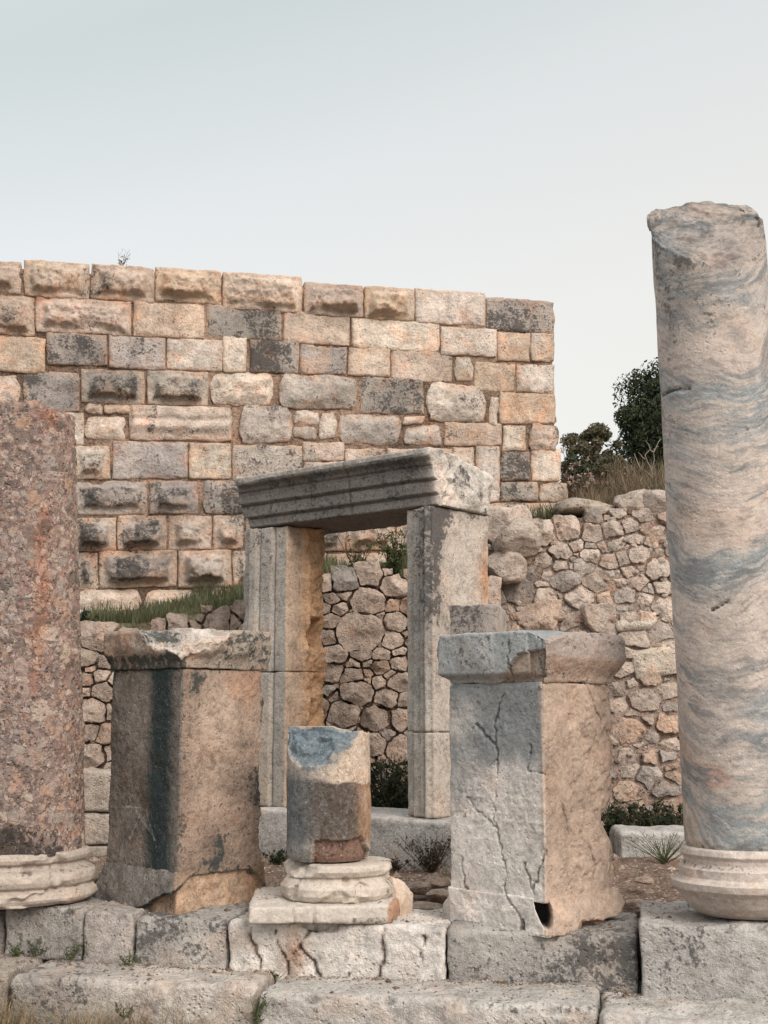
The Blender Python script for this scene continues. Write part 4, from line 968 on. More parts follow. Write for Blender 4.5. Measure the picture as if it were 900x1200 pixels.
# left: red breccia
YL = 6.85
cxl = x_at(17, YL, 0.4); rb = 84 / FPX * (YL - 0.3); rt = 70 / FPX * (YL - 0.25)
z0l = z_at(1006, YL - rb); ztl = z_at(470, YL - rt)
colL = thing('breccia_column', (cxl, YL, 0.0), 'thick red breccia column full of angular clasts, cut by the left edge of the picture', 'column')
V, F = lathe(0, 0, [(0, rb), (0.03, rb * 1.0), (ztl - z0l, rt)], n=280, step=0.011, cap_rings=40)
V = radial(V, fbm(V, 5, 5, 0.55, seed=101) * 0.010); f1, f2, iv = worley(V, 20, 5); V = radial(V, (iv - 0.5) * 0.010 - 0.006 * (f2 - f1 < 0.15)); V0 = V.copy()
V, mc = cut(V, (rt, 0, ztl - z0l - 0.07), (0.75, -0.1, 1), 0.04, 8, seed=102)
V[:, 2] += sstep(ztl - z0l - 0.15, ztl - z0l, V0[:, 2]) * fbm(V0, 6, 4, seed=103) * 0.035
red = np.exp(-((V0[:, 0] - 0.21 + 0.03 * fbm(V0, 3, 3, seed=6)) / 0.035) ** 2) * (V0[:, 1] < 0) * sstep(-0.3, 0.3, fbm(V0, 2.5, 3, seed=7) + 0.2)
t = np.ones((len(V), 3)) * np.array((0.90, 0.90, 0.90)); t = t * (1 - red[:, None]) + np.array((1.0, 0.76, 0.64)) * red[:, None]
lit_edge = sstep(0.24, 0.32, V0[:, 0])[:, None]; t = t * (1 - lit_edge) + np.array((1.0, 0.96, 0.92)) * lit_edge * 1.0  # warm light along the right edge is painted into the tint
g = 0.10 + 0.75 * sstep(0.22, 0.0, V0[:, 2] + 0.08 * fbm(V0, 4, 3, seed=8)) * sstep(0.34, 0.26, V0[:, 0]) + 0.25 * sstep(0.1, 0.4, fbm(V0, 3, 3, seed=9))
build('shaft', place_col(V, cxl, YL, z0l, (-0.035, 0)), F, M_brec, colL, tint=np.clip(t / 1.0, 0, 1), grime=g)
S_ = 0.94 * (YL - 0.42) / FPX; YF = YL - 0.5; px = lambda v: z_at(v, YF)
bp = [(px(1070) , 98 * S_), (px(1066), 104 * S_), (px(1062), 106 * S_), (px(1056), 104 * S_), (px(1052), 99 * S_), (px(1050), 96 * S_), (px(1046), 101 * S_), (px(1040), 103 * S_), (px(1033), 102 * S_), (px(1029), 97 * S_), (px(1026), 91 * S_), (px(1021), 89 * S_), (px(1018), 94 * S_), (px(1013), 96 * S_), (px(1008), 95 * S_), (px(1006), 90 * S_)]
V, F = lathe(0, 0, bp, n=220, step=0.008); V = radial(V, fbm(V, 6, 5, seed=105) * 0.010 - 0.03 * sstep(0.35, 0.55, fbm(V, 5, 3, seed=107)))
build('base', place_col(V, cxl, YL, 0), F, M_base, colL, tint=np.array((0.40, 0.345, 0.295)), grime=0.22 + 0.35 * sstep(0.02, 0.0, np.abs(V[:, 2] - px(1029))) + 0.2 * fbm(V, 4, 3, seed=4))
# middle: stub on its base
YS = 6.62; rs = 48.5 / FPX * (YS - 0.05); cxs = x_at(386, YS, 0.5); z0s = z_at(1012, YS - rs); zts = z_at(857, YS - rs)
stub = thing('column_stub', (cxs, YS, 0.0), 'short broken column stub, blue and brown, standing on a cracked white base', 'column')
Hs = zts - z0s + 0.02
V, F = lathe(0, 0, [(0, rs * 0.93), (0.02, rs * 0.98), (0.06, rs), (Hs, rs)], n=240, step=0.007, cap_rings=40)
V = radial(V, fbm(V, 6, 5, seed=111) * 0.006); V0 = V.copy()
V, mc = cut(V, (0.0, -rs * 0.92, Hs - 0.15), (-0.34, -0.72, 0.60), 0.03, 7, seed=112)
V, mt = cut(V, (0, 0, Hs - 0.01), (0.12, 0.0, 1), 0.02, 8, seed=113)
low = (V0[:, 2] < np.interp(V0[:, 0], [-rs, -0.4 * rs, -0.3 * rs, 0.8 * rs, rs], [-1, -0.02, 0.105, 0.115, 0.03]) + 0.012 * fbm(V0, 9, 3, seed=5)) & (V0[:, 1] < 0.05)
V = radial(V, low * -0.03)
t = np.tile(np.array((0.37, 0.32, 0.27)), (len(V), 1)); zz = V0[:, 2] / Hs + 0.05 * fbm(V0, 4, 3, seed=6)
band = sstep(0.66, 0.60, zz) * sstep(0.08, 0.2, zz)
bl = sstep(0.0, -rs * 0.75, V0[:, 0] + 0.03 * fbm(V0, 5, 3, seed=3)) * sstep(0.75, 0.6, zz)
rt_ = sstep(rs * 0.55, rs * 0.95, V0[:, 0])
t = t * (1 - 0.94 * band[:, None]) + np.array((0.075, 0.058, 0.047)) * 0.94 * band[:, None]
t = t * (1 - 0.6 * bl[:, None]) + np.array((0.15, 0.185, 0.20)) * 0.6 * bl[:, None]
ro = rt_[:, None] * band[:, None]; t = t * (1 - 0.7 * ro) + np.array((0.42, 0.25, 0.14)) * 0.7 * ro  # warm glow on the stub's right edge, painted as colour
rc = (sstep(-0.02, 0.06, V0[:, 0]) * (zz > 0.62) * (~mc))[:, None]; t = t * (1 - rc) + np.array((0.50, 0.40, 0.31)) * rc
mcs = sstep(-0.02, 0.03, -((V0 - np.array([0.0, -rs * 0.92, Hs - 0.15])) @ (-np.array([-0.34, -0.72, 0.60]) / 0.997)) + 0.05 * fbm(V0, 9, 4, seed=41))[:, None]; t = t * (1 - mcs) + np.array((0.115, 0.15, 0.17)) * mcs; t = np.where(low[:, None], np.array((0.19, 0.115, 0.085)), t)
g = 0.05 + 0.42 * band * sstep(rs * 0.9, 0, np.abs(V0[:, 0])) * sstep(-0.3, 0.4, fbm(V0, 4, 3, seed=14) + 0.2) - 0.2 * rt_ + 0.35 * low - 0.15 * mc
build('shaft', place_col(V, cxs, YS, z0s, (-0.012, 0)), F, M_blue, stub, tint=t, grime=g, label='stub shaft with a blue slanting break')
S_ = (YS - 0.25) / FPX; YF = YS - 0.28; px = lambda v: z_at(v, YF); cbx = x_at(396, YS, 0.2)
bp = [(px(1062), 60 * S_), (px(1058), 66 * S_), (px(1052), 69 * S_), (px(1044), 69 * S_), (px(1039), 65 * S_), (px(1035), 62 * S_), (px(1031), 60 * S_), (px(1029), 64 * S_), (px(1023), 67 * S_), (px(1018), 66 * S_), (px(1016), 60 * S_)]
V, F = lathe(0, 0, bp, n=200, step=0.007); V = radial(V, fbm(V, 6, 5, seed=115) * 0.010 - 0.025 * sstep(0.3, 0.5, fbm(V, 6, 3, seed=117)))
V, m1_ = cut(V, (-0.20, -0.16, px(1036)), (-0.75, -0.5, 0.62), 0.03, 6, seed=116)
sb = build('base', place_col(V, cbx, YS, 0), F, M_base, stub, tint=np.array((0.48, 0.425, 0.365)), grime=np.where(m1_, -0.1, 0.05 + 0.4 * sstep(0.0, 0.2, V[:, 0]) * sstep(-0.1, 0.3, fbm(V, 6, 3, seed=2))))
FS = Frame((x_at(460, YS - 0.34, 0.05), YS - 0.33, 0), R(-3))
wS = x_at(460, YS - 0.33, 0.05) - x_at(291, YS - 0.33, 0.05)
zt_ = FS.front(380, 1062)[1]; zb_ = FS.front(380, 1083)[1]
box = (-wS, 0, -wS, 0, zb_, zt_); V, F = dbox(*box, 0.009, 0.012, 0.009, 0.015); V0 = V.copy()
V[:, 0] += np.clip(-V0[:, 1] * 0.18, 0, 0.1) * (V0[:, 0] > -wS / 2)
V = rough(V, box, 0.012, 7, seed=117)
for u_ in (343, 368):
    k = sstep(0.008, 0.0, np.abs(V0[:, 0] - FS.front(u_, 1070)[0] + 0.006 * fbm(V0, 12, 2, seed=u_))); V[:, 1] -= k * 0.02 * (V0[:, 1] > -0.05)
t = np.where((V0[:, 0] > -0.02)[:, None], np.array((0.36, 0.22, 0.15)), np.array((0.47, 0.425, 0.375)))
build('plinth', FS.w(V), F, M_base, sb, tint=t, grime=0.1 + 0.35 * (V0[:, 2] < zb_ + 0.03) * (V0[:, 0] > -0.2), flip=True)
boulder(470, 1056, YS - 0.02, 0.085, 0.125, 'pale broken chunk leaning on the base under the column stub', (0.50, 0.42, 0.34), 12, group='loose stones near the steps', mat=M_base, grime=0.0, name='stone_chunk', cat='stone', cuts=16, deep=0.45)

# ------------------------------------------------------------------ steps
ST = Frame((0.0, 6.28, 0.0), math.atan(0.2))
stepU = thing('stone_step', (0, 6.5, -0.35), 'upper step of large worn blocks that carries the columns and altars', 'step')
stepLw = thing('stone_step', (0, 6.0, -0.6), 'lower step of long worn slabs along the bottom of the picture', 'step')
def step_block(parent, u0, u1, vt, vb, t, g0, seed, b=0.0, depth=0.75, label=None, cracks=(), zb=None, rad=0.02, amp=0.014, warm=None):
    um = (u0 + u1) / 2
    a0, a1 = ST.front(u0, (vt + vb) / 2, b)[0], ST.front(u1, (vt + vb) / 2, b)[0]; zt = ST.front(um, vt, b)[1]; z0 = ST.front(um, vb, b)[1] if zb is None else zb
    box = (a0, a1 - 0.004, b - depth, b, z0, zt); V, F = dbox(*box, 0.010, 0.014, 0.010, rad); V0 = V.copy()
    V = rough(V, box, amp, 4.5, seed=seed); V = rough(V, box, amp * 0.35, 22, seed=seed + 1)
    edge = sstep(0.05, 0.0, (zt - V0[:, 2])) * sstep(0.05, 0.0, b - V0[:, 1]); n_ = fbm(V0, 9, 4, seed=seed + 2)
    ch = np.clip(n_ - 0.1, 0, 1) * 1.6; V[:, 2] -= edge * ch * 0.04; V[:, 1] -= edge * ch * 0.04
    g = g0 + 0.42 * fbm(V0, 2.2, 5, 0.6, seed=seed + 3); T_ = np.tile(np.array(t), (len(V), 1)) * (1 + 0.08 * fbm(V0, 3, 3, seed=seed + 4))[:, None]
    for L_ in cracks:
        d = seg_dist(V0[:, [0, 2]] + np.column_stack([fbm(V0, 20, 3, seed=2), fbm(V0, 20, 3, seed=3)]) * 0.01, [ST.front(u, v, b) for u, v in L_]); k = sstep(0.010, 0.0, d - 0.006 * fbm(V0, 12, 3, seed=7)) * (V0[:, 1] > b - 0.05)
        V[:, 1] -= k * 0.03; T_ = T_ * (1 - 0.8 * k[:, None]) + np.array((0.12, 0.08, 0.06)) * 0.8 * k[:, None]
    if warm:
        c = ST.front(warm[0], warm[1], b); k = (np.exp(-((V0[:, 0] - c[0]) / 0.06) ** 2 - ((V0[:, 2] - c[1]) / 0.12) ** 2) * 0.8)[:, None]; T_ = T_ * (1 - k) + np.array((0.42, 0.25, 0.16)) * k
    return to_mesh('block', V, F, M_step, ST, parent, T_, g, label=label)
step_block(stepU, -70, 4, 1066, 1122, (0.34, 0.31, 0.28), 0.25, 201, b=-0.04)
step_block(stepU, 5, 96, 1064, 1126, (0.41, 0.385, 0.355), 0.2, 202)
step_block(stepU, 97, 156, 1069, 1133, (0.41, 0.37, 0.335), 0.25, 203)
step_block(stepU, 157, 266, 1075, 1148, (0.40, 0.375, 0.345), 0.34, 204)
step_block(stepU, 268, 521, 1083, 1166, (0.60, 0.565, 0.52), -0.1, 205, label='white cracked step block under the column stub', warm=(345, 1118), rad=0.03, amp=0.018,
           cracks=[[(292, 1088), (300, 1115), (306, 1135), (314, 1148)], [(322, 1090), (328, 1112), (336, 1128), (338, 1145)], [(367, 1085), (357, 1100), (352, 1110), (345, 1118)], [(352, 1108), (368, 1130), (377, 1150)], [(448, 1090), (450, 1120), (443, 1150)], [(410, 1138), (404, 1155)], [(492, 1112), (495, 1128)], [(496, 1096), (498, 1106)]])
step_block(stepU, 523, 749, 1094, 1188, (0.37, 0.35, 0.325), 0.44, 206, label='dark grey step block under the cracked altar')
step_block(stepU, 751, 960, 1085, 1215, (0.42, 0.405, 0.38), 0.10, 207, b=0.07, label='light grey step block under the veined column')
step_block(stepLw, -70, 8, 1136, 1200, (0.38, 0.33, 0.28), 0.15, 211, b=0.34, zb=-0.75, depth=0.9)
step_block(stepLw, 9, 297, 1150, 1210, (0.46, 0.42, 0.375), 0.2, 212, b=0.38, zb=-0.75, depth=0.9, rad=0.03, amp=0.016, label='worn lower step slab with a dark patch behind the dry grass')
step_block(stepLw, 300, 700, 1172, 1260, (0.45, 0.425, 0.39), 0.17, 213, b=0.42, zb=-0.8, depth=0.9, rad=0.03, amp=0.016)
step_block(stepLw, 704, 960, 1196, 1280, (0.45, 0.425, 0.39), 0.15, 214, b=0.46, zb=-0.8, depth=0.9, rad=0.04, amp=0.02)
# pale slab lying on the ground right of the grey altar, low courses at the left
sl = Frame(at_y(727, 1010, 9.2) * np.array([1, 1, 0]), 0.05)
def lone(name, fr, a1, dep, z0, z1, t, g0, seed, label, cat, rad=0.03, amp=0.02):
    box = (0, a1, -dep, 0, z0, z1); V, F = dbox(*box, 0.016, 0.03, 0.016, rad); V = rough(V, box, amp, 5, seed=seed)
    W = fr.w(V); o = build(name, W, F, M_step, origin=tuple(fr.C + fr.A * a1 / 2), tint=np.array(t), grime=g0 + 0.2 * fbm(V, 3, 3, seed=seed), flip=True); props(o, label, cat); return o
lone('stone_slab', sl, 0.75, 0.5, -0.02, sl.front(740, 975)[1], (0.41, 0.40, 0.37), 0.1, 301, 'long pale slab lying on the ground between the cracked altar and the veined column', 'stone slab')
lw = Frame(at_y(80, 1000, 9.6) * np.array([1, 1, 0]), 0.0)
lowwall = thing('low_wall', tuple(lw.C), 'low wall of two squared pale courses between the red column and the brown altar', 'stone wall')
for (va, vb, s_, j_) in ((903, 951, 1, 0), (953, 990, 2, 0.02), (990, 1015, 3, 0.05)):
    box = (-0.5, 1.2, -0.5, j_, lw.front(110, vb)[1], lw.front(110, va)[1] - 0.006); V, F = dbox(*box, 0.016, 0.03, 0.014, 0.02); V = rough(V, box, 0.015, 5, seed=310 + s_)
    to_mesh('course', V, F, M_wall, lw, lowwall, np.array((0.43, 0.37, 0.31)) * (0.8 if s_ == 3 else 1), 0.05)
#==PLANTS==
M_grass_g = flat_mat("green_grass", (0.075, 0.080, 0.042), vary=0.8, scale=3, translucent=0.2)
M_grass_d = flat_mat("dry_grass", (0.27, 0.20, 0.135), scale=4, color2=(0.12, 0.10, 0.062), translucent=0.2)
M_grass_s = flat_mat("straw", (0.34, 0.25, 0.155), scale=30, color2=(0.12, 0.10, 0.06), translucent=0.2)
M_leaf_d = flat_mat("dark_foliage", (0.020, 0.032, 0.020), scale=5, color2=(0.065, 0.075, 0.038), translucent=0.1)
M_leaf_o = flat_mat("olive_foliage", (0.075, 0.080, 0.050), scale=2, color2=(0.17, 0.145, 0.09), translucent=0.15)
M_weed = flat_mat("weed_green", (0.045, 0.062, 0.024), scale=9, color2=(0.085, 0.095, 0.04))
M_flow = flat_mat("dried_flowers", (0.27, 0.20, 0.165), scale=9)
M_twig = flat_mat("grey_twigs", (0.20, 0.175, 0.14), scale=9)
M_bark = flat_mat("bark", (0.10, 0.08, 0.06), scale=9)
M_dark_t = flat_mat("dark_twigs", (0.035, 0.028, 0.020), scale=9, color2=(0.09, 0.065, 0.04))
def blades(pts, h, w, lean=0.35, rg=RNG, seg=2):
    n = len(pts); h = h * rg.uniform(0.5, 1.15, n); a = rg.uniform(0, 2 * math.pi, n); l = rg.uniform(0, lean, n) * h
    side = np.column_stack([np.cos(a), np.sin(a), np.zeros(n)]) * (w / 2); ld = np.column_stack([np.cos(a + 1.3), np.sin(a + 1.3), np.zeros(n)]) * l[:, None]
    up = np.zeros((n, 3)); up[:, 2] = h
    p0 = pts - side; p1 = pts + side; m0 = pts - side * 0.8 + up * 0.55 + ld * 0.3; m1_ = pts + side * 0.8 + up * 0.55 + ld * 0.3; tip = pts + up * 0.97 + ld
    V = np.stack([p0, p1, m1_, m0, tip], 1).reshape(-1, 3); b = np.arange(n) * 5
    F = [[x, x + 1, x + 2, x + 3] for x in b] + [[x + 3, x + 2, x + 4] for x in b]
    return V, F
def raw(name, V, F, mat, parent=None, origin=(0, 0, 0), smooth=False):
    org = np.array(origin, float)
    if parent is not None:
        r_ = parent
        while r_.parent is not None: r_ = r_.parent
        org = np.array(r_.location)
    me = bpy.data.meshes.new(name); me.from_pydata((V - org).tolist(), [], F); me.materials.append(mat)
    me.polygons.foreach_set('use_smooth', np.full(len(me.polygons), smooth))
    o = link(bpy.data.objects.new(name, me)); o.location = (0, 0, 0) if parent is not None else origin; o.parent = parent
    return o
def grass_patch(name, x0, x1, y0, y1, n, h, w, mat, lean=0.5, mask=None, clump=0.0):
    X = RNG.uniform(x0, x1, n); Y = RNG.uniform(y0, y1, n)
    P = np.column_stack([X, Y, X * 0]); k = fbm(P, 2.5, 3, seed=int(n) % 97) > clump - 0.25
    if mask is not None: k &= mask(X, Y)
    X, Y = X[k], Y[k]; P = np.column_stack([X, Y, ground_h(X, Y) - 0.01])
    hh = h * (1 + 0.5 * fbm(P * np.array([1, 1, 0]), 3, 2, seed=5))
    V, F = blades(P, np.clip(hh, 0.03, 9), w, lean); o = raw(name, V, F, mat); props(o, kind='stuff'); return o
yw = lambda x: 13.56 + 0.2346 * x - 0.15
grass_patch('green_grass', -3.6, 1.6, 11.35, 13.9, 26000, 0.15, 0.010, M_grass_g, mask=lambda X, Y: Y < yw(X), clump=0.1)
grass_patch('dry_grass', 1.6, 6.5, 11.9, 17.5, 34000, 0.30, 0.010, M_grass_d, 0.9, clump=0.12, mask=lambda X, Y: X > 0.150 * Y + 0.03)
grass_patch('green_grass', 1.3, 6.5, 12.0, 18, 4500, 0.22, 0.012, M_grass_g, 0.9, clump=0.1, mask=lambda X, Y: X > 0.148 * Y)
# dry grass and litter at the very front, against the lower step
def front_mask(X, Y): return Y < (6.28 - 0.2 * X - 0.46)
grass_patch('dry_grass', -2.4, -0.85, 5.6, 6.35, 5500, 0.18, 0.005, M_grass_s, 1.6, mask=lambda X, Y: front_mask(X, Y) & (Y > 5.6))
grass_patch('green_grass', -2.2, -0.6, 5.5, 6.3, 1500, 0.09, 0.006, M_grass_g, 0.9, mask=front_mask)
# dead grass and litter on the platform between steps and walls
grass_patch('dry_grass', -2.0, 3.2, 7.6, 10.6, 7000, 0.05, 0.005, M_grass_d, 1.6, clump=0.25)

def leafcloud(cs, rs, n, size, rg, flat=0.9):
    """leaf-sized quads in gaussian clumps"""
    idx = rg.integers(0, len(cs), n); d = rg.normal(0, 1, (n, 3)); d /= np.linalg.norm(d, axis=1, keepdims=True); d *= (rg.random(n) ** 0.45)[:, None]
    P = cs[idx] + d * rs[idx][:, None] * np.array([1, 1, flat])
    a = rg.normal(0, 1, (n, 3)); a /= np.linalg.norm(a, axis=1, keepdims=True); b = np.cross(a, rg.normal(0, 1, (n, 3))); b /= np.linalg.norm(b, axis=1, keepdims=True)
    s = size * rg.uniform(0.6, 1.3, n)[:, None]
    V = np.stack([P - a * s, P + b * s * 0.38, P + a * s, P - b * s * 0.38], 1).reshape(-1, 3); q = np.arange(n) * 4
    return V, [[x, x + 1, x + 2, x + 3] for x in q]
def limb(p, q, r0, r1, n=6, seg=6, wig=0.05, rg=RNG):
    p, q = np.array(p, float), np.array(q, float); Vs = []; ax = (q - p) / max(np.linalg.norm(q - p), 1e-6); s = np.cross(ax, [0.3, 0.9, 0.1]); s /= np.linalg.norm(s); t = np.cross(ax, s)
    for k in range(seg + 1):
        f = k / seg; c = p + (q - p) * f + rg.normal(0, wig, 3) * (0 < k < seg); r = r0 + (r1 - r0) * f
        for j in range(n): a = 2 * math.pi * j / n; Vs.append(c + (s * math.cos(a) + t * math.sin(a)) * r)
    return np.array(Vs), grid_faces(seg + 1, n, wrap=True).tolist()
def cat(parts):
    Vs, Fs, o = [], [], 0
    for V, F in parts: Vs.append(V); Fs += [[i + o for i in f] for f in F]; o += len(V)
    return np.vstack(Vs), Fs
def tree(name, base, crown_c, crown_r, n_cl, n_leaf, size, mat, label, seed, cr=0.28, group=None, cat_='tree'):
    rg = np.random.default_rng(seed); root = thing(name, tuple(base), label, cat_, group)
    crown_c, crown_r = np.array(crown_c), np.array(crown_r)
    d = rg.normal(0, 1, (n_cl, 3)); d /= np.linalg.norm(d, axis=1, keepdims=True); rad = rg.uniform(0.35, 1.0, n_cl) ** 0.6
    cs = crown_c + d * rad[:, None] * crown_r; rs = crown_r.mean() * cr * rg.uniform(0.55, 1.25, n_cl)
    parts = [limb(base, crown_c - np.array([0, 0, crown_r[2] * 0.3]), 0.09 * crown_r.mean(), 0.05 * crown_r.mean(), 10, 6, 0.03, rg)]
    for c in cs[::3]: parts.append(limb(crown_c - np.array([0, 0, crown_r[2] * 0.35]) + rg.normal(0, 0.05, 3), c, 0.03 * crown_r.mean(), 0.006, 5, 4, 0.04, rg))
    V, F = cat(parts); raw('trunk', V, F, M_bark, root, smooth=True)
    V, F = leafcloud(cs, rs, n_leaf, size, rg); raw('crown', V, F, mat, root)
    return root
def gz(x, y): return float(ground_h(np.array([x]), np.array([y]))[0])
def tree_at(name, u, v, Y, wpx, hpx, *a, **k):
    c = at_y(u, v, Y); s = Y / FPX; return tree(name, (c[0], Y, gz(c[0], Y) - 0.05), c, (wpx * s, wpx * s, hpx * s), *a, **k)
tree_at('evergreen_tree', 812, 500, 24, 84, 90, 110, 60000, 0.048, M_leaf_d, 'dense dark evergreen tree rising behind the veined column', 3, cr=0.30)
tree_at('evergreen_shrub', 775, 585, 22, 52, 40, 50, 20000, 0.04, M_leaf_d, 'dark shrub at the foot of the evergreen tree, above the dry grass', 5, cat_='shrub')
tree_at('olive_shrub', 692, 532, 20, 34, 40, 46, 14000, 0.034, M_leaf_o, 'olive green shrub with airy top between the tall wall and the evergreen tree', 8, cr=0.26, cat_='shrub')
tree_at('olive_shrub', 718, 565, 19, 34, 28, 34, 9000, 0.034, M_leaf_o, 'low olive green shrub in front of the evergreen tree', 9, cr=0.3, cat_='shrub')
tree_at('dark_shrub', 672, 560, 17.5, 20, 30, 22, 5000, 0.03, M_leaf_d, 'dark shrub growing against the end of the tall wall', 10, cr=0.35, cat_='shrub')
# seed-headed weeds on the slope
def weed(name, base, h, n, label, seed, head=None, mat=M_dark_t, group=None, leafn=40, leaf=0.02, spread=0.5, lmat=None, cat_='plant', r=0.006):
    rg = np.random.default_rng(seed); base = np.array(base, float); root = thing(name, tuple(base), label, cat_, group)
    st, tips = [], []
    for k in range(n):
        q = base + np.array([rg.normal(0, spread * h * 0.5), rg.normal(0, spread * h * 0.5), h * rg.uniform(0.55, 1)]); st.append(limb(base + rg.normal(0, 0.01, 3) * np.array([1, 1, 0]), q, r, r * 0.4, 4, 4, 0.012 * h, rg)); tips.append(q)
        for b in range(2):
            f = rg.uniform(0.4, 0.85); m_ = base + (q - base) * f; q2 = m_ + np.array([rg.normal(0, 0.12 * h), rg.normal(0, 0.12 * h), rg.uniform(0.08, 0.22) * h]); st.append(limb(m_, q2, r * 0.5, r * 0.3, 3, 2, 0.0, rg)); tips.append(q2)
    V, F = cat(st); raw('stem', V, F, mat, root)
    tips = np.array(tips)
    if leafn:
        cs = np.vstack([base + (t - base) * rg.uniform(0.2, 1.0) for t in tips for _ in range(3)]); V, F = leafcloud(cs, np.full(len(cs), h * 0.09), leafn, leaf, rg); raw('foliage', V, F, lmat or mat, root)
    if head:
        V, F = leafcloud(tips, np.full(len(tips), head), len(tips) * 9, head * 0.6, rg); raw('flower', V, F, M_flow, root)
    return root
for k, (u, v, Y, h, lab) in enumerate([(672, 572, 14.5, 0.62, 'seed-headed weed against the end of the tall wall'), (684, 575, 14.2, 0.50, 'dark weed with many pale seed heads, below the olive shrub'), (695, 578, 14.4, 0.36, 'short seed-headed weed with clustered pale heads on the slope'), (735, 575, 14.8, 0.42, 'lone seed-headed weed before the dark evergreen shrub'),
                                        (774, 578, 14.6, 0.40, 'reddish seed-headed weed touching the edge of the veined column'), (752, 578, 14.0, 0.30, 'low reddish weed in the dry grass before the bare grey stalks'), (715, 582, 14.0, 0.26, 'smallest pale-headed weed in the middle of the dry grass slope')]):
    c = at_y(u, v, Y); weed('flowering_weed', (c[0], Y, gz(c[0], Y)), c[2] - gz(c[0], Y) + h * 0.6, 6, lab, 400 + k, head=0.035, group='seed-headed weeds on the slope', leafn=160, leaf=0.03, r=0.007)
# bare grey stalk
c0 = at_y(762, 560, 13.4); g0 = gz(c0[0], 13.4); base = np.array([c0[0], 13.4, g0]); st = thing('bare_stalk', tuple(base), 'bare pale forked stalk rising from the dry grass before the dark tree', 'plant')
L_ = []
def q_(u, v, Y=13.4): return at_y(u, v, Y)
for a, b in (((765, 560), (766, 530)), ((766, 530), (757, 517)), ((766, 530), (775, 514)), ((766, 527), (772, 523)), ((765, 558), (756, 533)), ((756, 538), (748, 530)), ((756, 535), (761, 527)), ((750, 548), (743, 531)), ((765, 560), (750, 548))):
    L_.append(limb(q_(*a), q_(*b), 0.007, 0.003, 5, 3, 0.008))
L_.append(limb(base, q_(765, 560), 0.008, 0.007, 5, 3, 0.0)); V, F = cat(L_); raw('stem', V, F, M_twig, st)
# plant on top of the tall wall
pw = WP.sz(142, 309); pb = WP.w(np.array([pw[0]]), np.array([pw[1]]), np.array([-0.15]))[0]
weed('wall_plant', tuple(pb - np.array([0, 0, 0.03])), 0.30, 6, 'tiny dark plant sprouting from the top of the tall wall', 431, leafn=90, leaf=0.014, spread=0.5, r=0.003)
pw = WP.sz(100, 309); pb = WP.w(np.array([pw[0]]), np.array([pw[1]]), np.array([-0.15]))[0]
weed('wall_plant', tuple(pb - np.array([0, 0, 0.03])), 0.07, 4, 'faint dry sprig on the top of the tall wall, left of the dark plant', 432, leafn=20, leaf=0.008, spread=0.8, mat=M_twig, r=0.002)
# shrubs seen through and beside the doorway
def shrub_at(name, u, v, Y, h, n, label, seed, leafn=500, leaf=0.022, spread=0.6, lmat=M_weed, zz=None, mat=M_dark_t, **k):
    c = at_y(u, v, Y); z = gz(c[0], Y) if zz is None else zz
    return weed(name, (c[0], Y, z), h, n, label, seed, leafn=leafn, leaf=leaf, spread=spread, lmat=lmat, mat=mat, cat_='shrub', **k)
shrub_at('green_shrub', 464, 665, 11.9, 0.52, 9, 'green leafy shrub in the doorway opening, against the right jamb', 441, leafn=900, spread=0.32)
shrub_at('dark_bush', 420, 665, 12.2, 0.42, 10, 'thin dark weed above the rubble wall in the middle of the doorway', 442, leafn=260, spread=0.5)
for k, (u, Y, h, lab) in enumerate([(450, 10.4, 0.72, 'dark bush at the foot of the rubble wall inside the doorway, beside the column stub'), (474, 10.3, 0.66, 'dark bush at the foot of the rubble wall, nearest the right jamb')]):
    shrub_at('dark_bush', u, 930, Y, h, 34, lab, 450 + k, leafn=3200, leaf=0.022, lmat=M_leaf_d, zz=0.0, spread=0.38)
shrub_at('dark_bush', 505, 990, 8.45, 0.27, 30, 'twiggy dark bush against the threshold, left of the cracked altar', 461, leafn=700, leaf=0.012, lmat=M_dark_t, zz=0.0, spread=1.0, r=0.003)
shrub_at('dark_bush', 462, 994, 8.6, 0.10, 14, 'low withered bush under the threshold, right of the column stub', 462, leafn=300, leaf=0.012, lmat=M_dark_t, zz=0.0, spread=1.8, r=0.002)
shrub_at('dark_bush', 324, 994, 8.9, 0.13, 16, 'low dark bush between the brown altar and the column stub', 463, leafn=500, leaf=0.014, lmat=M_leaf_d, zz=0.0, spread=1.0, r=0.002)
shrub_at('dark_bush', 722, 972, 10.3, 0.34, 26, 'dark bush at the foot of the mortared wall, touching the cracked altar', 464, leafn=1500, leaf=0.022, lmat=M_leaf_d, zz=0.0, spread=0.8)
shrub_at('dark_bush', 752, 972, 10.3, 0.34, 26, 'dark bush at the foot of the mortared wall, midway to the veined column', 465, leafn=1500, leaf=0.022, lmat=M_leaf_d, zz=0.0, spread=0.8)
shrub_at('dark_bush', 781, 972, 10.3, 0.32, 26, 'dark bush at the foot of the mortared wall, nearest the veined column', 466, leafn=1300, leaf=0.022, lmat=M_leaf_d, zz=0.0, spread=0.8)
shrub_at('grass_tuft', 778, 1008, 8.9, 0.20, 34, 'grey green grass tuft on the pale slab beside the veined column', 467, leafn=0, lmat=M_weed, mat=M_weed, zz=0.02, spread=1.3, r=0.003)
shrub_at('dark_bush', 99, 770, 11.2, 0.30, 16, 'dark ivy clump on the rubble wall beside the red column', 468, leafn=1200, leaf=0.03, lmat=M_leaf_d, zz=1.6, spread=0.5)
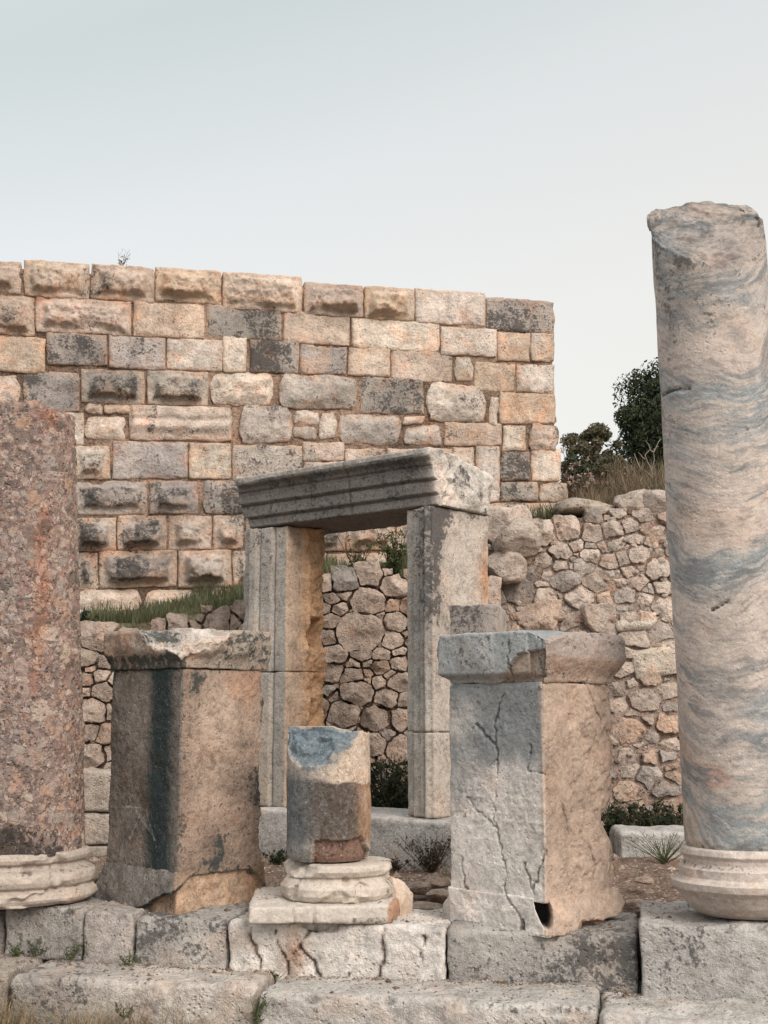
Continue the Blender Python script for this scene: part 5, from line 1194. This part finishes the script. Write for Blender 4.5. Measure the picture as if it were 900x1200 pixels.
# weeds in the joints of the steps
for k, (u, v, h, lab, b) in enumerate([(18, 1120, 0.07, 'small green weed at the far left foot of the upper step', 0.04), (42, 1118, 0.08, 'green weed below the first grey block of the upper step', 0.04), (82, 1122, 0.10, 'upright green weed at the joint of two grey step blocks', 0.04), (152, 1133, 0.10, 'leafy green weed below the second joint of the upper step', 0.04),
                                        (318, 1150, 0.06, 'green weed under the cracks of the white step block', 0.05), (298, 1200, 0.16, 'dark green weed in the joint of the lower step', 0.44), (615, 1178, 0.04, 'small green weed below the dark grey step block', 0.05), (703, 1186, 0.05, 'tiny weed beside the joint of the light grey step block', 0.05),
                                        (783, 1205, 0.09, 'reddish weed in front of the light grey step block', 0.16), (810, 1205, 0.09, 'green weed with red stems, rightmost at the bottom of the picture', 0.16), (145, 1192, 0.10, 'bright green weed in the dry grass at the lower left', 0.50)]):
    p = hit(u, v, ST.C + ST.B * b, ST.B); weed('step_weed', tuple(p - np.array([0, 0, 0.01])), h, 7, lab, 480 + k, leafn=70, leaf=0.010, spread=0.9, mat=M_weed, lmat=M_weed, group='weeds in the joints of the steps', r=0.002)
# loose stones on the platform
for k, (u, v, Y, rx, rz, lab) in enumerate([(492, 1040, 7.35, 0.075, 0.035, 'flat brown stone between the stub base and the cracked altar, nearest the base'), (512, 1034, 7.55, 0.07, 0.03, 'rounded brown stone touching the cracked altar, farthest back'), (515, 1050, 7.2, 0.07, 0.035, 'pale brown stone touching the cracked altar, middle of three'), (503, 1066, 6.9, 0.11, 0.035, 'wide pale flat stone between the stub base and the cracked altar'),
                                            (755, 1032, 7.5, 0.05, 0.02, 'small stone on the gravel beside the cracked altar'), (745, 1062, 6.9, 0.09, 0.03, 'pink brown stone at the right foot of the cracked altar'), (110, 1030, 7.6, 0.10, 0.04, 'brown stone on the ground beside the red column base')]):
    boulder(u, v, Y, rx, rz, lab, (0.40, 0.32, 0.26), 60 + k, group='loose stones near the steps', grime=0.1, name='loose_stone', cat='stone')
# gravel
def pebbles():
    rg = np.random.default_rng(77); n = 9000; X = rg.uniform(-2.6, 3.4, n); Y = rg.uniform(6.5, 10.6, n); k = (Y > 6.28 - 0.2 * X + 0.45); X, Y = X[k], Y[k]; n = len(X)
    Z = ground_h(X, Y); base = np.array([[1, 0, 0], [0, 1, 0], [-1, 0, 0], [0, -1, 0], [0, 0, 0.7], [0, 0, -0.7]], float); s = rg.uniform(0.004, 0.016, n) * (1 + (rg.random(n) < 0.05) * 1.6)
    V = (base[None] * rg.uniform(0.6, 1.3, (n, 6, 1)) * s[:, None, None]); a = rg.uniform(0, 6.28, n); c_, s_ = np.cos(a), np.sin(a)
    V = np.stack([V[..., 0] * c_[:, None] - V[..., 1] * s_[:, None], V[..., 0] * s_[:, None] + V[..., 1] * c_[:, None], V[..., 2]], -1) + np.stack([X, Y, Z], 1)[:, None]
    f = [(0, 1, 4), (1, 2, 4), (2, 3, 4), (3, 0, 4), (1, 0, 5), (2, 1, 5), (3, 2, 5), (0, 3, 5)]; F = [[6 * i + q for q in t] for i in range(n) for t in f]
    T_ = np.repeat(np.array((0.34, 0.26, 0.205))[None] * rg.uniform(0.55, 1.35, (n, 1)), 6, 0)
    o = build_any('gravel', V.reshape(-1, 3), F, M_rub, None, T_, np.zeros(n * 6), smooth=False); o['kind'] = 'stuff'
pebbles()

# grit and small chips gathered in the angles of the steps
def step_litter():
    bpy.context.view_layer.update(); dg = bpy.context.evaluated_depsgraph_get(); rg = np.random.default_rng(91); pts = []
    def drop(a, b, z0):
        o = ST.C + ST.A * a + ST.B * b; h, loc, nor, *_ = scene.ray_cast(dg, Vector((o[0], o[1], z0)), Vector((0, 0, -1)), distance=0.5)
        if h and nor.z > 0.6: pts.append(tuple(loc))
    for _ in range(2600): drop(rg.uniform(-2.5, 2.2), rg.exponential(0.035) + 0.005 + (rg.random() < 0.25) * rg.uniform(0, 0.3), -0.12)
    for _ in range(1500): drop(rg.uniform(-2.3, 2.2), -rg.uniform(0.02, 0.6), 0.16)
    P = np.array(pts); n = len(P); base = np.array([[1, 0, 0], [0, 1, 0], [-1, 0, 0], [0, -1, 0], [0, 0, 0.7], [0, 0, -0.7]], float); s_ = rg.uniform(0.002, 0.008, n) * (1 + (rg.random(n) < 0.05) * 1.5)
    V = base[None] * rg.uniform(0.5, 1.4, (n, 6, 1)) * s_[:, None, None] + P[:, None]
    f = [(0, 1, 4), (1, 2, 4), (2, 3, 4), (3, 0, 4), (1, 0, 5), (2, 1, 5), (3, 2, 5), (0, 3, 5)]; F = [[6 * i + q for q in t] for i in range(n) for t in f]
    c = np.where((rg.random(n) < 0.45)[:, None], np.array((0.20, 0.14, 0.10)), np.array((0.40, 0.34, 0.28))) * rg.uniform(0.6, 1.2, (n, 1))
    o = build_any('gravel', V.reshape(-1, 3), F, M_rub, None, np.repeat(c, 6, 0), np.zeros(n * 6), smooth=False); o['kind'] = 'stuff'
step_litter()
